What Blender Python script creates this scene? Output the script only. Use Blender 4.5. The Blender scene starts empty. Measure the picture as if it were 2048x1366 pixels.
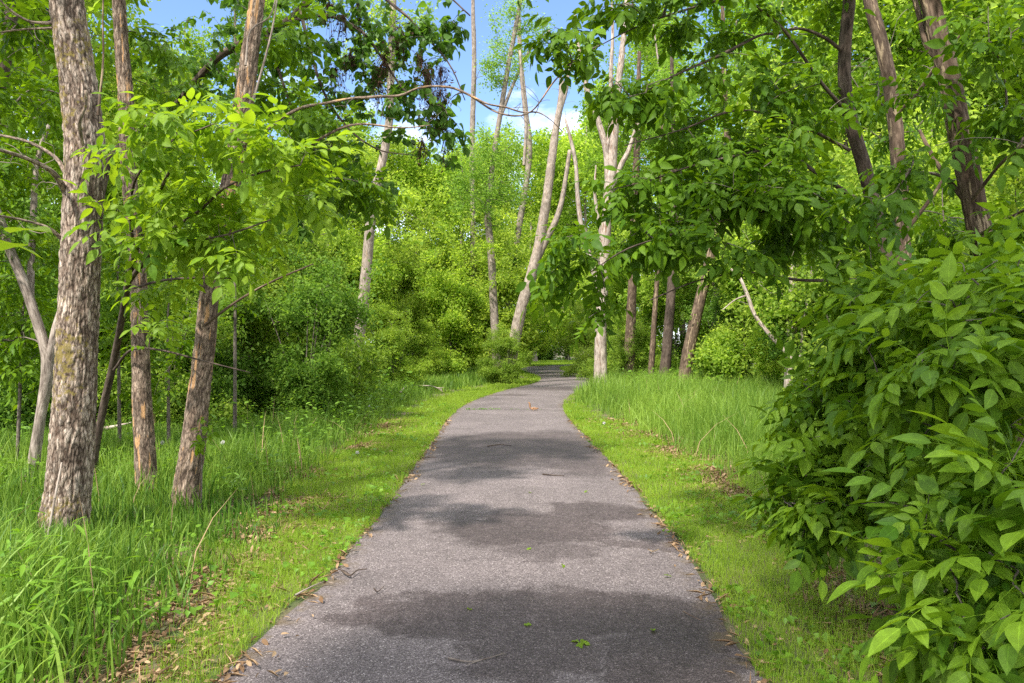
import bpy, math, random
import numpy as np
from mathutils import Vector
rng = np.random.default_rng(7)
random.seed(7)
C = bpy.context.scene.collection
F, CX, HY, CH = 1593.0, 1024.0, 690.0, 1.5

def P(x, y, D):
    return np.array([(x-CX)/F*D, D, CH-(y-HY)/F*D])

# ------------------------------------------------------------------ numpy noise
def _h(ix, iy, iz):
    h = (ix.astype(np.int64)*374761393 + iy.astype(np.int64)*668265263 + iz.astype(np.int64)*1274126177) & 0xffffffff
    h = ((h ^ (h >> 13))*1103515245) & 0xffffffff
    h = ((h ^ (h >> 15))*668265263) & 0xffffffff
    return ((h ^ (h >> 16)) & 0xffffff)/float(0xffffff)
def vn(p):
    p = np.asarray(p, float); i = np.floor(p); f = p-i; f = f*f*(3-2*f); i = i.astype(np.int64)
    r = 0
    for a in (0, 1):
        for b in (0, 1):
            for c in (0, 1):
                w = (f[:, 0] if a else 1-f[:, 0])*(f[:, 1] if b else 1-f[:, 1])*(f[:, 2] if c else 1-f[:, 2])
                r = r + w*_h(i[:, 0]+a, i[:, 1]+b, i[:, 2]+c)
    return r
def fbm(p, o=3):
    p = np.asarray(p, float)
    return sum(vn(p*2**k+17.3*k)*.5**k for k in range(o))/sum(.5**k for k in range(o))
def norm(a):
    return a/np.maximum(np.linalg.norm(a, axis=-1, keepdims=True), 1e-9)
def rv(n):
    return norm(rng.normal(size=(n, 3)))

# ------------------------------------------------------------------ mesh building
class MB:
    def __init__(s):
        s.V = []; s.T = []; s.Q = []; s.R = []; s.M = []; s.U = []; s.n = 0
    def add(s, V, T=None, Q=None, rnd=0.0, mid=0.0, tuv=None):
        V = np.asarray(V, float).reshape(-1, 3); k = len(V)
        s.V.append(V)
        if T is not None and len(T): s.T.append(np.asarray(T, np.int64).reshape(-1, 3)+s.n)
        if Q is not None and len(Q): s.Q.append(np.asarray(Q, np.int64).reshape(-1, 4)+s.n)
        s.R.append(np.broadcast_to(np.asarray(rnd, float), (k,)))
        s.M.append(np.broadcast_to(np.asarray(mid, float), (k,)))
        s.U.append(V if tuv is None else np.asarray(tuv, float))
        s.n += k
    def mesh(s, name, mat, origin=(0, 0, 0), smooth=True):
        me = bpy.data.meshes.new(name)
        V = np.concatenate(s.V)-np.asarray(origin, float)
        T = np.concatenate(s.T) if s.T else np.zeros((0, 3), np.int64)
        Q = np.concatenate(s.Q) if s.Q else np.zeros((0, 4), np.int64)
        me.vertices.add(len(V)); me.vertices.foreach_set('co', V.astype(np.float32).ravel())
        loops = np.concatenate([T.ravel(), Q.ravel()]).astype(np.int32)
        me.loops.add(len(loops)); me.loops.foreach_set('vertex_index', loops)
        nt, nq = len(T), len(Q)
        me.polygons.add(nt+nq)
        me.polygons.foreach_set('loop_start', np.concatenate([np.arange(nt)*3, nt*3+np.arange(nq)*4]).astype(np.int32))
        me.polygons.foreach_set('loop_total', np.concatenate([np.full(nt, 3), np.full(nq, 4)]).astype(np.int32))
        if smooth: me.polygons.foreach_set('use_smooth', np.ones(nt+nq, bool))
        me.update(calc_edges=True)
        a = me.attributes.new('rnd', 'FLOAT', 'POINT'); a.data.foreach_set('value', np.concatenate(s.R).astype(np.float32))
        a = me.attributes.new('mid', 'FLOAT', 'POINT'); a.data.foreach_set('value', np.concatenate(s.M).astype(np.float32))
        a = me.attributes.new('tuv', 'FLOAT_VECTOR', 'POINT'); a.data.foreach_set('vector', np.concatenate(s.U).astype(np.float32).ravel())
        me.materials.append(mat)
        return me
    def build(s, name, mat, parent=None, origin=(0, 0, 0), smooth=True):
        o = bpy.data.objects.new(name, s.mesh(name, mat, origin, smooth)); C.objects.link(o)
        if parent is not None: o.parent = parent
        else: o.location = origin
        return o

def tag(o, label=None, cat=None, group=None, kind=None):
    if label: o['label'] = label
    if cat: o['category'] = cat
    if group: o['group'] = group
    if kind: o['kind'] = kind
    return o
def thing(name, label, cat, loc=(0, 0, 0), group=None):
    o = bpy.data.objects.new(name, None); C.objects.link(o); o.location = loc; o.empty_display_size = .2
    return tag(o, label, cat, group)

# ------------------------------------------------------------------ tubes
def catmull(pts, n):
    pts = np.asarray(pts, float)
    seg = np.linalg.norm(np.diff(pts[:, :3], axis=0), axis=1); t = np.concatenate([[0], np.cumsum(seg)])
    ext = np.vstack([2*pts[0]-pts[1], pts, 2*pts[-1]-pts[-2]])
    u = np.linspace(0, t[-1], n); out = []
    idx = np.clip(np.searchsorted(t, u, side='right')-1, 0, len(pts)-2)
    f = ((u-t[idx])/np.maximum(seg[idx], 1e-9))[:, None]
    p0, p1, p2, p3 = ext[idx], ext[idx+1], ext[idx+2], ext[idx+3]
    return .5*(2*p1+(p2-p0)*f+(2*p0-5*p1+4*p2-p3)*f**2+(3*p1-p0-3*p2+p3)*f**3)

def tube(mb, pts, rad, seg=10, rough=0.0, cap=True, rnd=.5, lump=0.0):
    """one tapered limb; pts (K,3), rad (K,)"""
    pts = np.asarray(pts, float); rad = np.asarray(rad, float); K = len(pts)
    t = norm(np.gradient(pts, axis=0))
    ref = np.array([0, 1., 0]) if abs(norm(pts[-1]-pts[0])[1]) < .8 else np.array([1., 0, 0])
    a = norm(np.cross(t, ref)); b = np.cross(t, a)
    th = np.linspace(0, 2*np.pi, seg, endpoint=False)
    L = np.concatenate([[0], np.cumsum(np.linalg.norm(np.diff(pts, axis=0), axis=1))])
    off = rng.uniform(0, 50)
    cyl = np.stack([np.cos(th)[None]*rad[:, None], np.sin(th)[None]*rad[:, None], np.repeat(L[:, None], seg, 1)], -1)
    r = np.repeat(rad[:, None], seg, 1)
    hh = np.full((K, seg), .5)
    if lump: r = r*(1+lump*(fbm((cyl*np.array([6, 6, 2.2])+off).reshape(-1, 3), 2).reshape(K, seg)-.5)*2)
    if rough:
        q = (cyl*np.array([1, 1, 1.0])+off).reshape(-1, 3)
        warp = np.stack([fbm(q*7+5, 2), fbm(q*7+25, 2), fbm(q*7+45, 2)], -1)-.5
        q2 = q*np.array([52, 52, 11.])+warp*np.array([2.6, 2.6, 2.2])
        n1 = 1-np.abs(2*vn(q2)-1); n1 = 1-n1**2.0           # ridges with narrow furrows
        n2 = fbm(q*np.array([120, 120, 45.]), 2)
        q3 = q*np.array([28, 28, 20.])+warp*3
        n3 = 1-.7*(1-np.abs(2*vn(q3+9)-1))**10
        hh = (n1*.58*n3+.42*n2).reshape(K, seg)
        r = r+rough*(hh-.6)
    V = pts[:, None]+r[..., None]*(np.cos(th)[None, :, None]*a[:, None]+np.sin(th)[None, :, None]*b[:, None])
    i = np.arange(K-1)[:, None]*seg; j = np.arange(seg)[None]; j2 = (j+1) % seg
    Q = np.stack([i+j, i+j2, i+seg+j2, i+seg+j], -1).reshape(-1, 4)
    V = V.reshape(-1, 3); tuv = cyl.reshape(-1, 3)+off; T = None; md = hh.reshape(-1)
    if cap:
        k = len(V); V = np.vstack([V, pts[-1]+t[-1]*rad[-1]*.3]); tuv = np.vstack([tuv, tuv[-1]]); md = np.append(md, .3)
        bb = (K-1)*seg; T = np.stack([bb+np.arange(seg), bb+(np.arange(seg)+1) % seg, np.full(seg, k)], -1)
    mb.add(V, T, Q, rnd=rnd, mid=md, tuv=tuv)

def tubes(mb, pts, rad, seg=4):
    """many thin limbs at once: pts (N,K,3), rad (N,K)"""
    N, K, _ = pts.shape
    if N == 0: return
    t = norm(np.gradient(pts, axis=1)); ch = norm(pts[:, -1]-pts[:, 0])
    ref = np.where(np.abs(ch[:, 2:3]) < .8, np.array([[0, 0, 1.]]), np.array([[1., 0, 0]]))
    a = norm(np.cross(t, ref[:, None])); b = np.cross(t, a)
    th = np.linspace(0, 2*np.pi, seg, endpoint=False)
    V = pts[:, :, None]+rad[:, :, None, None]*(np.cos(th)[None, None, :, None]*a[:, :, None]+np.sin(th)[None, None, :, None]*b[:, :, None])
    n = np.arange(N)[:, None, None]*K*seg; i = np.arange(K-1)[None, :, None]*seg; j = np.arange(seg)[None, None]; j2 = (j+1) % seg
    Q = np.stack([n+i+j, n+i+j2, n+i+seg+j2, n+i+seg+j], -1).reshape(-1, 4)
    L = np.broadcast_to(np.linspace(0, 1, K)[None, :, None]*np.linalg.norm(pts[:, -1]-pts[:, 0], axis=1)[:, None, None], V.shape[:3])
    tuv = np.stack([np.broadcast_to(np.cos(th), V.shape[:3])*rad[:, :, None], np.broadcast_to(np.sin(th), V.shape[:3])*rad[:, :, None], L], -1).reshape(-1, 3)
    mb.add(V.reshape(-1, 3), None, Q, rnd=np.repeat(rng.uniform(0, 1, N), K*seg), mid=.5, tuv=tuv)

# ------------------------------------------------------------------ leaf templates
def leaflet(det, wid=.46, fold=.22, curl=.16, wave=0.0, xs=None, ws=None):
    """unit length leaf along +x, normal +z -> V, T, Q, mid"""
    if det == 'lo':
        V = [[0, 0, 0], [.42, wid*.5, fold*wid*.5], [1, 0, -curl], [.42, -wid*.5, fold*wid*.5]]
        return np.array(V), [[0, 2, 1], [0, 3, 2]], [], np.array([0, 1, 0, 1.])
    if xs is None:
        xs, ws = ([.07, .20, .36, .54, .72, .88], [.40, .80, 1., .93, .64, .28]) if det == 'hi' else ([.25, .65], [.9, .8])
    V = [[0, 0, 0]]; M = [0]
    for k, (x, w) in enumerate(zip(xs, ws)):
        h = wid*.5*w
        for sgn in (1, 0, -1):
            V.append([x+(-.03 if sgn == 0 else .0), sgn*h, fold*abs(sgn)*h-curl*x*x+wave*sgn*(1 if k % 2 else -1)]); M.append(abs(sgn))
    V.append([1, 0, -curl]); M.append(0)
    n = len(xs); T = [[0, 2, 1], [0, 3, 2]]; Q = []
    for k in range(n-1):
        a = 1+3*k
        Q += [[a, a+1, a+4, a+3], [a+1, a+2, a+5, a+4]]
    a = 1+3*(n-1); e = len(V)-1
    T += [[a, a+1, e], [a+1, a+2, e]]
    return np.array(V, float), T, Q, np.array(M, float)

class Tmpl:
    def __init__(s): s.V = []; s.T = []; s.Q = []; s.M = []; s.R = []; s.n = 0
    def put(s, lf, pos, x, up, sc, r=0.0):
        V, T, Q, M = lf
        x = norm(np.asarray(x, float)); z = np.asarray(up, float); z = norm(z-x*np.dot(z, x)); y = np.cross(z, x)
        W = np.asarray(pos)+sc*(V[:, :1]*x+V[:, 1:2]*y+V[:, 2:]*z)
        s.V.append(W); s.M.append(M); s.R.append(np.full(len(V), r))
        s.T += [[i+s.n for i in t] for t in T]; s.Q += [[i+s.n for i in q] for q in Q]; s.n += len(V)
    def done(s):
        s.V = np.concatenate(s.V); s.M = np.concatenate(s.M); s.R = np.concatenate(s.R)
        s.T = np.array(s.T, np.int64).reshape(-1, 3); s.Q = np.array(s.Q, np.int64).reshape(-1, 4)
        return s
def rachis(t, pts, w):
    pts = np.asarray(pts); n = len(pts); V = []
    for k, p in enumerate(pts):
        ww = w*(1-.6*k/(n-1)); V += [p+[0, ww, 0], p+[0, -ww, 0], p+[0, 0, -ww*1.6]]
    Q = []
    for k in range(n-1):
        for j in range(3): Q.append([3*k+j, 3*k+(j+1) % 3, 3*k+3+(j+1) % 3, 3*k+3+j])
    t.V.append(np.array(V)); t.M.append(np.zeros(len(V))); t.R.append(np.full(len(V), .25)); t.Q += [[i+t.n for i in q] for q in Q]; t.n += len(V)
def ash(det='hi', pairs=3, ll=.105, wid=.46, seed=0, droop=.25):
    r = np.random.default_rng(seed); t = Tmpl(); L = .06+.062*pairs
    f = lambda u: np.array([L*u, .012*math.sin(3*u+seed), -droop*L*u*u])
    if det != 'lo': rachis(t, [f(u) for u in np.linspace(0, 1, 5)], .0016)
    for k in range(pairs):
        u = (.06+.062*k+.012)/L; s0 = .72+.28*(k+1)/pairs
        for sg in (1, -1):
            x = [math.cos(1.0+r.normal()*.16), sg*math.sin(1.0), -.22-droop*.7+r.normal()*.22]
            t.put(leaflet(det, wid*(1+r.normal()*.08), .18+r.normal()*.1, .15+abs(r.normal())*.12, .012*r.normal()), f(u), x, [r.normal()*.25, -sg*.15+r.normal()*.25, 1], ll*s0*(1+r.normal()*.1), r.normal()*.09)
    t.put(leaflet(det, wid*1.05, .18, .2), f(1.0), [1, r.normal()*.15, -.3-droop], [0, r.normal()*.2, 1], ll*1.15, r.normal()*.06)
    return t.done()
def single(det='hi', wid=.5, pet=.25, seed=0, **k):
    r = np.random.default_rng(seed); t = Tmpl()
    if det == 'hi': rachis(t, [[0, 0, 0], [pet*.5, 0, .01], [pet, 0, 0]], .012)
    t.put(leaflet(det, wid, .2+r.normal()*.1, .18+abs(r.normal())*.15, .02*r.normal(), **k), [pet, 0, 0], [1, r.normal()*.1, -.2+r.normal()*.2], [r.normal()*.2, r.normal()*.2, 1], 1, r.normal()*.05)
    return t.done()
def tuft(n, seed, spread=.14, ll=.09, wid=.6, det='lo', flat=.6):
    r = np.random.default_rng(seed); t = Tmpl()
    for k in range(n):
        d = r.normal(size=3); d[2] = d[2]*.6-.25
        p = r.normal(size=3)*spread; p[0] += spread*.8; p[2] *= .7
        t.put(leaflet(det, wid*(1+r.normal()*.15), .3, .15), p, d, r.normal(size=3)*(1-flat)+[0, -.15, flat], ll*(1+r.normal()*.22), r.normal()*.14)
    return t.done()

def scatter(mb, tmpls, pos, xdir, up, sc, rnd):
    N = len(pos)
    if N == 0: return
    x = norm(xdir); z = norm(up-x*np.sum(up*x, 1, keepdims=True)); y = np.cross(z, x)
    which = rng.integers(0, len(tmpls), N)
    for k, t in enumerate(tmpls):
        m = np.where(which == k)[0]; n = len(m)
        if n == 0: continue
        V = pos[m][:, None]+sc[m][:, None, None]*(t.V[None, :, :1]*x[m][:, None]+t.V[None, :, 1:2]*y[m][:, None]+t.V[None, :, 2:]*z[m][:, None])
        kv = len(t.V); o = np.arange(n)[:, None, None]*kv
        mb.add(V.reshape(-1, 3), (t.T[None]+o).reshape(-1, 3), (t.Q[None]+o).reshape(-1, 4), rnd=np.clip(rnd[m][:, None]+t.R[None], 0, 1).reshape(-1), mid=np.tile(t.M, n))

# ------------------------------------------------------------------ branching
def grow(skel, targets, bow=.14, jit=.12, step=.22, rtip=.003, rmax=.05, expo=.5):
    skel = np.asarray(skel, float); targets = np.asarray(targets, float)
    d0 = np.min(np.linalg.norm(targets[:, None]-skel[None], axis=2), axis=1) if len(skel)*len(targets) < 4e6 else rng.uniform(size=len(targets))
    nodes = np.zeros((len(skel)+len(targets)*14, 3)); nodes[:len(skel)] = skel; n = len(skel); owner = np.full(len(nodes), -1)
    ctrl = []; par = []
    for ci, ti in enumerate(np.argsort(d0)):
        t = targets[ti]; dv = t-nodes[:n]; dd = np.linalg.norm(dv, axis=1)+.35*np.maximum(0, nodes[:n, 2]-t[2])
        i = int(np.argmin(dd)); p0 = nodes[i]; L = np.linalg.norm(t-p0)+1e-6
        c = p0+.5*(t-p0)+np.array([0, 0, bow*L])+rng.normal(size=3)*jit*L
        ctrl.append((p0.copy(), c, t)); par.append(owner[i])
        k = int(min(13, max(2, L/step))); u = np.linspace(0, 1, k+1)[1:, None]
        q = (1-u)**2*p0+2*u*(1-u)*c+u*u*t
        nodes[n:n+k] = q; owner[n:n+k] = ci; n += k
    w = np.ones(len(ctrl))
    for ci in range(len(ctrl)-1, -1, -1):
        if par[ci] >= 0: w[par[ci]] += w[ci]
    return np.array([[a, b, c] for a, b, c in ctrl]), np.minimum(rtip*w**expo, rmax)
def bez(ctrl, u):
    u = u[..., None]; p0, c, p1 = ctrl[:, None, 0], ctrl[:, None, 1], ctrl[:, None, 2]
    return (1-u)**2*p0+2*u*(1-u)*c+u*u*p1, 2*(1-u)*(c-p0)+2*u*(p1-c)

def foliage(mbw, mbl, skel, targets, tm, sc=1., per=6, smin=.72, zone=.6, droop=.25, upj=.35, rtip=.003, rmax=.05, seg=4, bow=.14, jit=.12, rmean=.5, rsd=.18, ahead=.6, K=6):
    ctrl, rb = grow(skel, targets, bow=bow, jit=jit, rtip=rtip, rmax=rmax)
    N = len(ctrl); u = np.broadcast_to(np.linspace(0, 1, K), (N, K))
    if mbw is not None:
        pts, _ = bez(ctrl, u); rad = rb[:, None]*(1-u)+rtip*.6*u
        tubes(mbw, pts, rad, seg)
    L = np.linalg.norm(ctrl[:, 2]-ctrl[:, 0], axis=1)
    z = np.minimum(1, zone/np.maximum(L, 1e-3))
    uu = 1-z[:, None]*(np.linspace(0, 1, per)[None]**1.1)+0*rng.normal(size=(N, per))
    uu = np.clip(uu+rng.normal(size=(N, per))*.03, .02, 1)
    pos, tan = bez(ctrl, uu); tan = norm(tan)
    side = norm(np.cross(tan, np.array([0, 0, 1.])+.5*rng.normal(size=(N, per, 3))))*np.where(np.arange(per) % 2, 1, -1)[None, :, None]
    side[:, 0] *= .3
    d = ahead*tan+side*.85+rng.normal(size=(N, per, 3))*.25; d[..., 2] -= droop
    up = np.array([0, 0, 1.])+rng.normal(size=(N, per, 3))*upj
    clump = rng.normal(size=(N, 1))*rsd*.6
    r = np.clip(rmean+clump+rng.normal(size=(N, per))*rsd, 0, 1)
    scatter(mbl, tm, pos.reshape(-1, 3), d.reshape(-1, 3), up.reshape(-1, 3), (sc*rng.uniform(smin, 1.15, N*per)), r.reshape(-1))

def ell(c, r, n, shell=0.0):
    p = rv(n)*(rng.uniform(shell, 1, n)[:, None]**(1/3.))
    return np.asarray(c)+p*np.asarray(r)

# ------------------------------------------------------------------ materials
def new_mat(name):
    m = bpy.data.materials.new(name); m.use_nodes = True; nt = m.node_tree; nt.nodes.clear()
    return m, nt, lambda t, **k: _nd(nt, t, **k)
def _nd(nt, t, **k):
    n = nt.nodes.new(t)
    for a, b in k.items():
        if a.startswith('i_'):
            key = a[2:]; key = int(key) if key.isdigit() else key.replace('_', ' ')
            n.inputs[key].default_value = b
        else: setattr(n, a, b)
    return n
def ramp(n, stops, interp='LINEAR'):
    cr = n.color_ramp; cr.interpolation = interp
    while len(cr.elements) > 1: cr.elements.remove(cr.elements[-1])
    for k, (p, c) in enumerate(stops):
        e = cr.elements[0] if k == 0 else cr.elements.new(p)
        e.position = p; e.color = (*c, 1) if len(c) == 3 else c
def leaf_mat(name, lo, hi, tr, trans=.42, rough=.5, spec=.3, vein=0.0, tint=True):
    m, nt, nd = new_mat(name); L = nt.links.new
    at = nd('ShaderNodeAttribute', attribute_name='rnd'); rp = nd('ShaderNodeValToRGB'); ramp(rp, [(0, lo), (.55, tuple((a+b)/2 for a, b in zip(lo, hi))), (1, hi)])
    L(at.outputs['Fac'], rp.inputs[0]); col = rp.outputs[0]
    oi = nd('ShaderNodeObjectInfo')
    if tint:
        mx = nd('ShaderNodeMix', data_type='RGBA', blend_type='MULTIPLY', i_0=1.0); L(col, mx.inputs[6]); L(oi.outputs['Color'], mx.inputs[7]); col = mx.outputs[2]
    bs = nd('ShaderNodeBsdfPrincipled', i_Roughness=rough)
    bs.inputs['Specular IOR Level'].default_value = spec
    tcol = nd('ShaderNodeMix', data_type='RGBA', blend_type='MULTIPLY', i_0=1.0); L(col, tcol.inputs[6]); tcol.inputs[7].default_value = (*tr, 1)
    if vein:
        am = nd('ShaderNodeAttribute', attribute_name='mid'); vr = nd('ShaderNodeValToRGB'); ramp(vr, [(0, (1+vein,)*3), (.10, (1, 1, 1)), (.9, (.95, .97, .9)), (1, (1.12, 1.1, 1.))])
        L(am.outputs['Fac'], vr.inputs[0])
        tcn = nd('ShaderNodeTexCoord'); nz = nd('ShaderNodeTexNoise', i_Scale=38.0, i_Detail=2.0); L(tcn.outputs['Object'], nz.inputs['Vector'])
        nr = nd('ShaderNodeMapRange', i_1=.3, i_2=.7, i_3=.8, i_4=1.18); L(nz.outputs[0], nr.inputs[0])
        m2 = nd('ShaderNodeMix', data_type='RGBA', blend_type='MULTIPLY', i_0=1.0); L(vr.outputs[0], m2.inputs[6]); L(nr.outputs[0], m2.inputs[7])
        m3 = nd('ShaderNodeMix', data_type='RGBA', blend_type='MULTIPLY', i_0=1.0); L(col, m3.inputs[6]); L(m2.outputs[2], m3.inputs[7]); col = m3.outputs[2]
        bp = nd('ShaderNodeBump', i_Strength=.25, i_Distance=.01); L(nz.outputs[0], bp.inputs['Height']); L(bp.outputs[0], bs.inputs['Normal'])
    L(col, bs.inputs['Base Color'])
    tl = nd('ShaderNodeBsdfTranslucent'); L(tcol.outputs[2], tl.inputs['Color'])
    mix = nd('ShaderNodeMixShader', i_0=trans); L(bs.outputs[0], mix.inputs[1]); L(tl.outputs[0], mix.inputs[2])
    out = nd('ShaderNodeOutputMaterial'); L(mix.outputs[0], out.inputs[0])
    return m
def bark_mat(name, dark, mid, light, sc=(34, 34, 7), bump=.6, patch=None, lichen=None, cav=0.0, plates=None):
    m, nt, nd = new_mat(name); L = nt.links.new
    at = nd('ShaderNodeAttribute', attribute_name='tuv'); mp = nd('ShaderNodeMapping'); mp.inputs['Scale'].default_value = sc; L(at.outputs['Vector'], mp.inputs[0])
    n1 = nd('ShaderNodeTexNoise', i_Scale=1.0, i_Detail=5.0, i_Roughness=.62, i_Distortion=.5); L(mp.outputs[0], n1.inputs['Vector'])
    n2 = nd('ShaderNodeTexNoise', i_Scale=5.0, i_Detail=3.0); L(at.outputs['Vector'], n2.inputs['Vector'])
    rp = nd('ShaderNodeValToRGB'); ramp(rp, [(.34, dark), (.49, mid), (.66, light)]); 
    fac = n1.outputs[0]
    if cav:
        am = nd('ShaderNodeAttribute', attribute_name='mid'); ma = nd('ShaderNodeMath', operation='MULTIPLY_ADD'); ma.inputs[1].default_value = cav; L(am.outputs['Fac'], ma.inputs[0])
        mb_ = nd('ShaderNodeMath', operation='MULTIPLY'); mb_.inputs[1].default_value = 1-cav; L(n1.outputs[0], mb_.inputs[0]); L(mb_.outputs[0], ma.inputs[2]); fac = ma.outputs[0]
    L(fac, rp.inputs[0]); col = rp.outputs[0]
    mr = nd('ShaderNodeMapRange', i_1=.3, i_2=.7, i_3=.72, i_4=1.25); L(n2.outputs[0], mr.inputs[0])
    mx = nd('ShaderNodeMix', data_type='RGBA', blend_type='MULTIPLY', i_0=1.0); L(col, mx.inputs[6]); L(mr.outputs[0], mx.inputs[7]); col = mx.outputs[2]
    if plates:
        dn = nd('ShaderNodeTexNoise', i_Scale=9.0, i_Detail=3.0); L(at.outputs['Vector'], dn.inputs['Vector'])
        dv = nd('ShaderNodeVectorMath', operation='SCALE'); L(dn.outputs['Color'], dv.inputs[0]); dv.inputs['Scale'].default_value = .05
        da = nd('ShaderNodeVectorMath', operation='ADD'); L(at.outputs['Vector'], da.inputs[0]); L(dv.outputs[0], da.inputs[1])
        pm = nd('ShaderNodeMapping'); pm.inputs['Scale'].default_value = plates; L(da.outputs[0], pm.inputs[0])
        pv = nd('ShaderNodeTexVoronoi', feature='DISTANCE_TO_EDGE', i_Scale=1.0); L(pm.outputs[0], pv.inputs['Vector'])
        pr = nd('ShaderNodeMapRange', i_1=.0, i_2=.16, i_3=.34, i_4=1.06); L(pv.outputs['Distance'], pr.inputs[0])
        pc = nd('ShaderNodeTexVoronoi', i_Scale=1.0); L(pm.outputs[0], pc.inputs['Vector']); ps = nd('ShaderNodeSeparateColor'); L(pc.outputs['Color'], ps.inputs[0])
        p2 = nd('ShaderNodeMapRange', i_1=0., i_2=1., i_3=.80, i_4=1.22); L(ps.outputs[0], p2.inputs[0])
        for q in (pr, p2):
            mq = nd('ShaderNodeMix', data_type='RGBA', blend_type='MULTIPLY', i_0=1.0); L(col, mq.inputs[6]); L(q.outputs[0], mq.inputs[7]); col = mq.outputs[2]
    if patch:
        n3 = nd('ShaderNodeTexNoise', i_Scale=1.0, i_Detail=4.0, i_Roughness=.6); mp3 = nd('ShaderNodeMapping'); mp3.inputs['Scale'].default_value = (22, 22, 3.2); L(at.outputs['Vector'], mp3.inputs[0]); L(mp3.outputs[0], n3.inputs['Vector'])
        r3 = nd('ShaderNodeMapRange', i_1=patch[1], i_2=patch[1]+.03); L(n3.outputs[0], r3.inputs[0])
        m3 = nd('ShaderNodeMix', data_type='RGBA'); L(r3.outputs[0], m3.inputs[0]); L(col, m3.inputs[6]); m3.inputs[7].default_value = (*patch[0], 1); col = m3.outputs[2]
    if lichen:
        n4 = nd('ShaderNodeTexNoise', i_Scale=24.0, i_Detail=4.0, i_Roughness=.7); L(at.outputs['Vector'], n4.inputs['Vector'])
        n5 = nd('ShaderNodeTexNoise', i_Scale=2.2, i_Detail=2.0); L(at.outputs['Vector'], n5.inputs['Vector'])
        ad = nd('ShaderNodeMath', operation='MULTIPLY'); L(n4.outputs[0], ad.inputs[0]); L(n5.outputs[0], ad.inputs[1])
        r4 = nd('ShaderNodeMapRange', i_1=lichen[1], i_2=lichen[1]+.05, i_4=.85); L(ad.outputs[0], r4.inputs[0])
        m4 = nd('ShaderNodeMix', data_type='RGBA'); L(r4.outputs[0], m4.inputs[0]); L(col, m4.inputs[6]); m4.inputs[7].default_value = (*lichen[0], 1); col = m4.outputs[2]
    bs = nd('ShaderNodeBsdfPrincipled', i_Roughness=.9); bs.inputs['Specular IOR Level'].default_value = .15
    L(col, bs.inputs['Base Color'])
    bp = nd('ShaderNodeBump', i_Strength=bump, i_Distance=.02); L(n1.outputs[0], bp.inputs['Height']); L(bp.outputs[0], bs.inputs['Normal'])
    out = nd('ShaderNodeOutputMaterial'); L(bs.outputs[0], out.inputs[0])
    return m

G = leaf_mat
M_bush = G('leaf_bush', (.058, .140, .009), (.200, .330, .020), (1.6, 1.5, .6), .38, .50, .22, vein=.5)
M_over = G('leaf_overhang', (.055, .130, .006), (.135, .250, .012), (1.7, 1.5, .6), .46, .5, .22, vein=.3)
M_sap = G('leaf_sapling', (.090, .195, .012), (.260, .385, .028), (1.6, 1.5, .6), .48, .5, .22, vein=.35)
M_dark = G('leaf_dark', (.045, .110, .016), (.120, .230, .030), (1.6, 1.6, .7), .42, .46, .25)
M_maple = G('leaf_maple', (.130, .238, .035), (.385, .500, .085), (1.5, 1.5, .8), .56, .6, .12)
M_shrub = G('leaf_shrub', (.100, .190, .025), (.270, .370, .055), (1.5, 1.5, .8), .50, .6, .15)
M_wood_leaf = G('leaf_woods', (.095, .200, .024), (.265, .410, .060), (1.5, 1.5, .8), .52, .6, .12)
M_tall = G('grass_tall', (.050, .135, .012), (.280, .420, .065), (1.35, 1.3, .8), .42, .48, .28)
M_lawn = G('grass_mown', (.130, .255, .014), (.345, .475, .050), (1.3, 1.25, .7), .40, .5, .25)
M_weed = G('leaf_weed', (.085, .200, .014), (.210, .370, .035), (1.4, 1.4, .7), .42, .45, .3)
M_litter = G('litter', (.130, .070, .035), (.420, .290, .170), (1, .9, .7), .15, .8, .1, tint=False)
M_seed = G('seed_brown', (.030, .016, .012), (.085, .048, .030), (1, 1, 1), .1, .8, .1, tint=False)
B_big = bark_mat('bark_furrowed', (.100, .066, .048), (.290, .220, .170), (.490, .400, .325), (75, 75, 24), .7, lichen=((.22, .17, .05), .335), cav=.55, plates=(42, 42, 11))
B_flake = bark_mat('bark_flaking', (.085, .058, .042), (.235, .170, .125), (.410, .315, .240), (46, 46, 9), .7, patch=((.50, .29, .14), .585), cav=.4, plates=(60, 60, 14))
B_pale = bark_mat('bark_pale', (.130, .098, .076), (.275, .222, .180), (.410, .350, .298), (40, 40, 8), .6, patch=((.42, .31, .20), .62))
B_dead = bark_mat('bark_dead', (.150, .110, .085), (.360, .295, .245), (.500, .430, .370), (40, 40, 5), .6, patch=((.20, .11, .065), .60))
B_dark = bark_mat('bark_dark', (.040, .028, .022), (.085, .062, .048), (.150, .115, .090), (36, 36, 9), .6)
B_brown = bark_mat('bark_brown', (.055, .036, .025), (.112, .078, .055), (.205, .148, .105), (40, 40, 8), .7, patch=((.33, .25, .16), .585), cav=.3)
B_twig = bark_mat('bark_twig', (.070, .055, .045), (.150, .122, .100), (.250, .210, .175), (60, 60, 20), .2)
B_grey = bark_mat('bark_grey', (.110, .085, .070), (.240, .195, .160), (.380, .320, .270), (40, 40, 8), .6)

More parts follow.
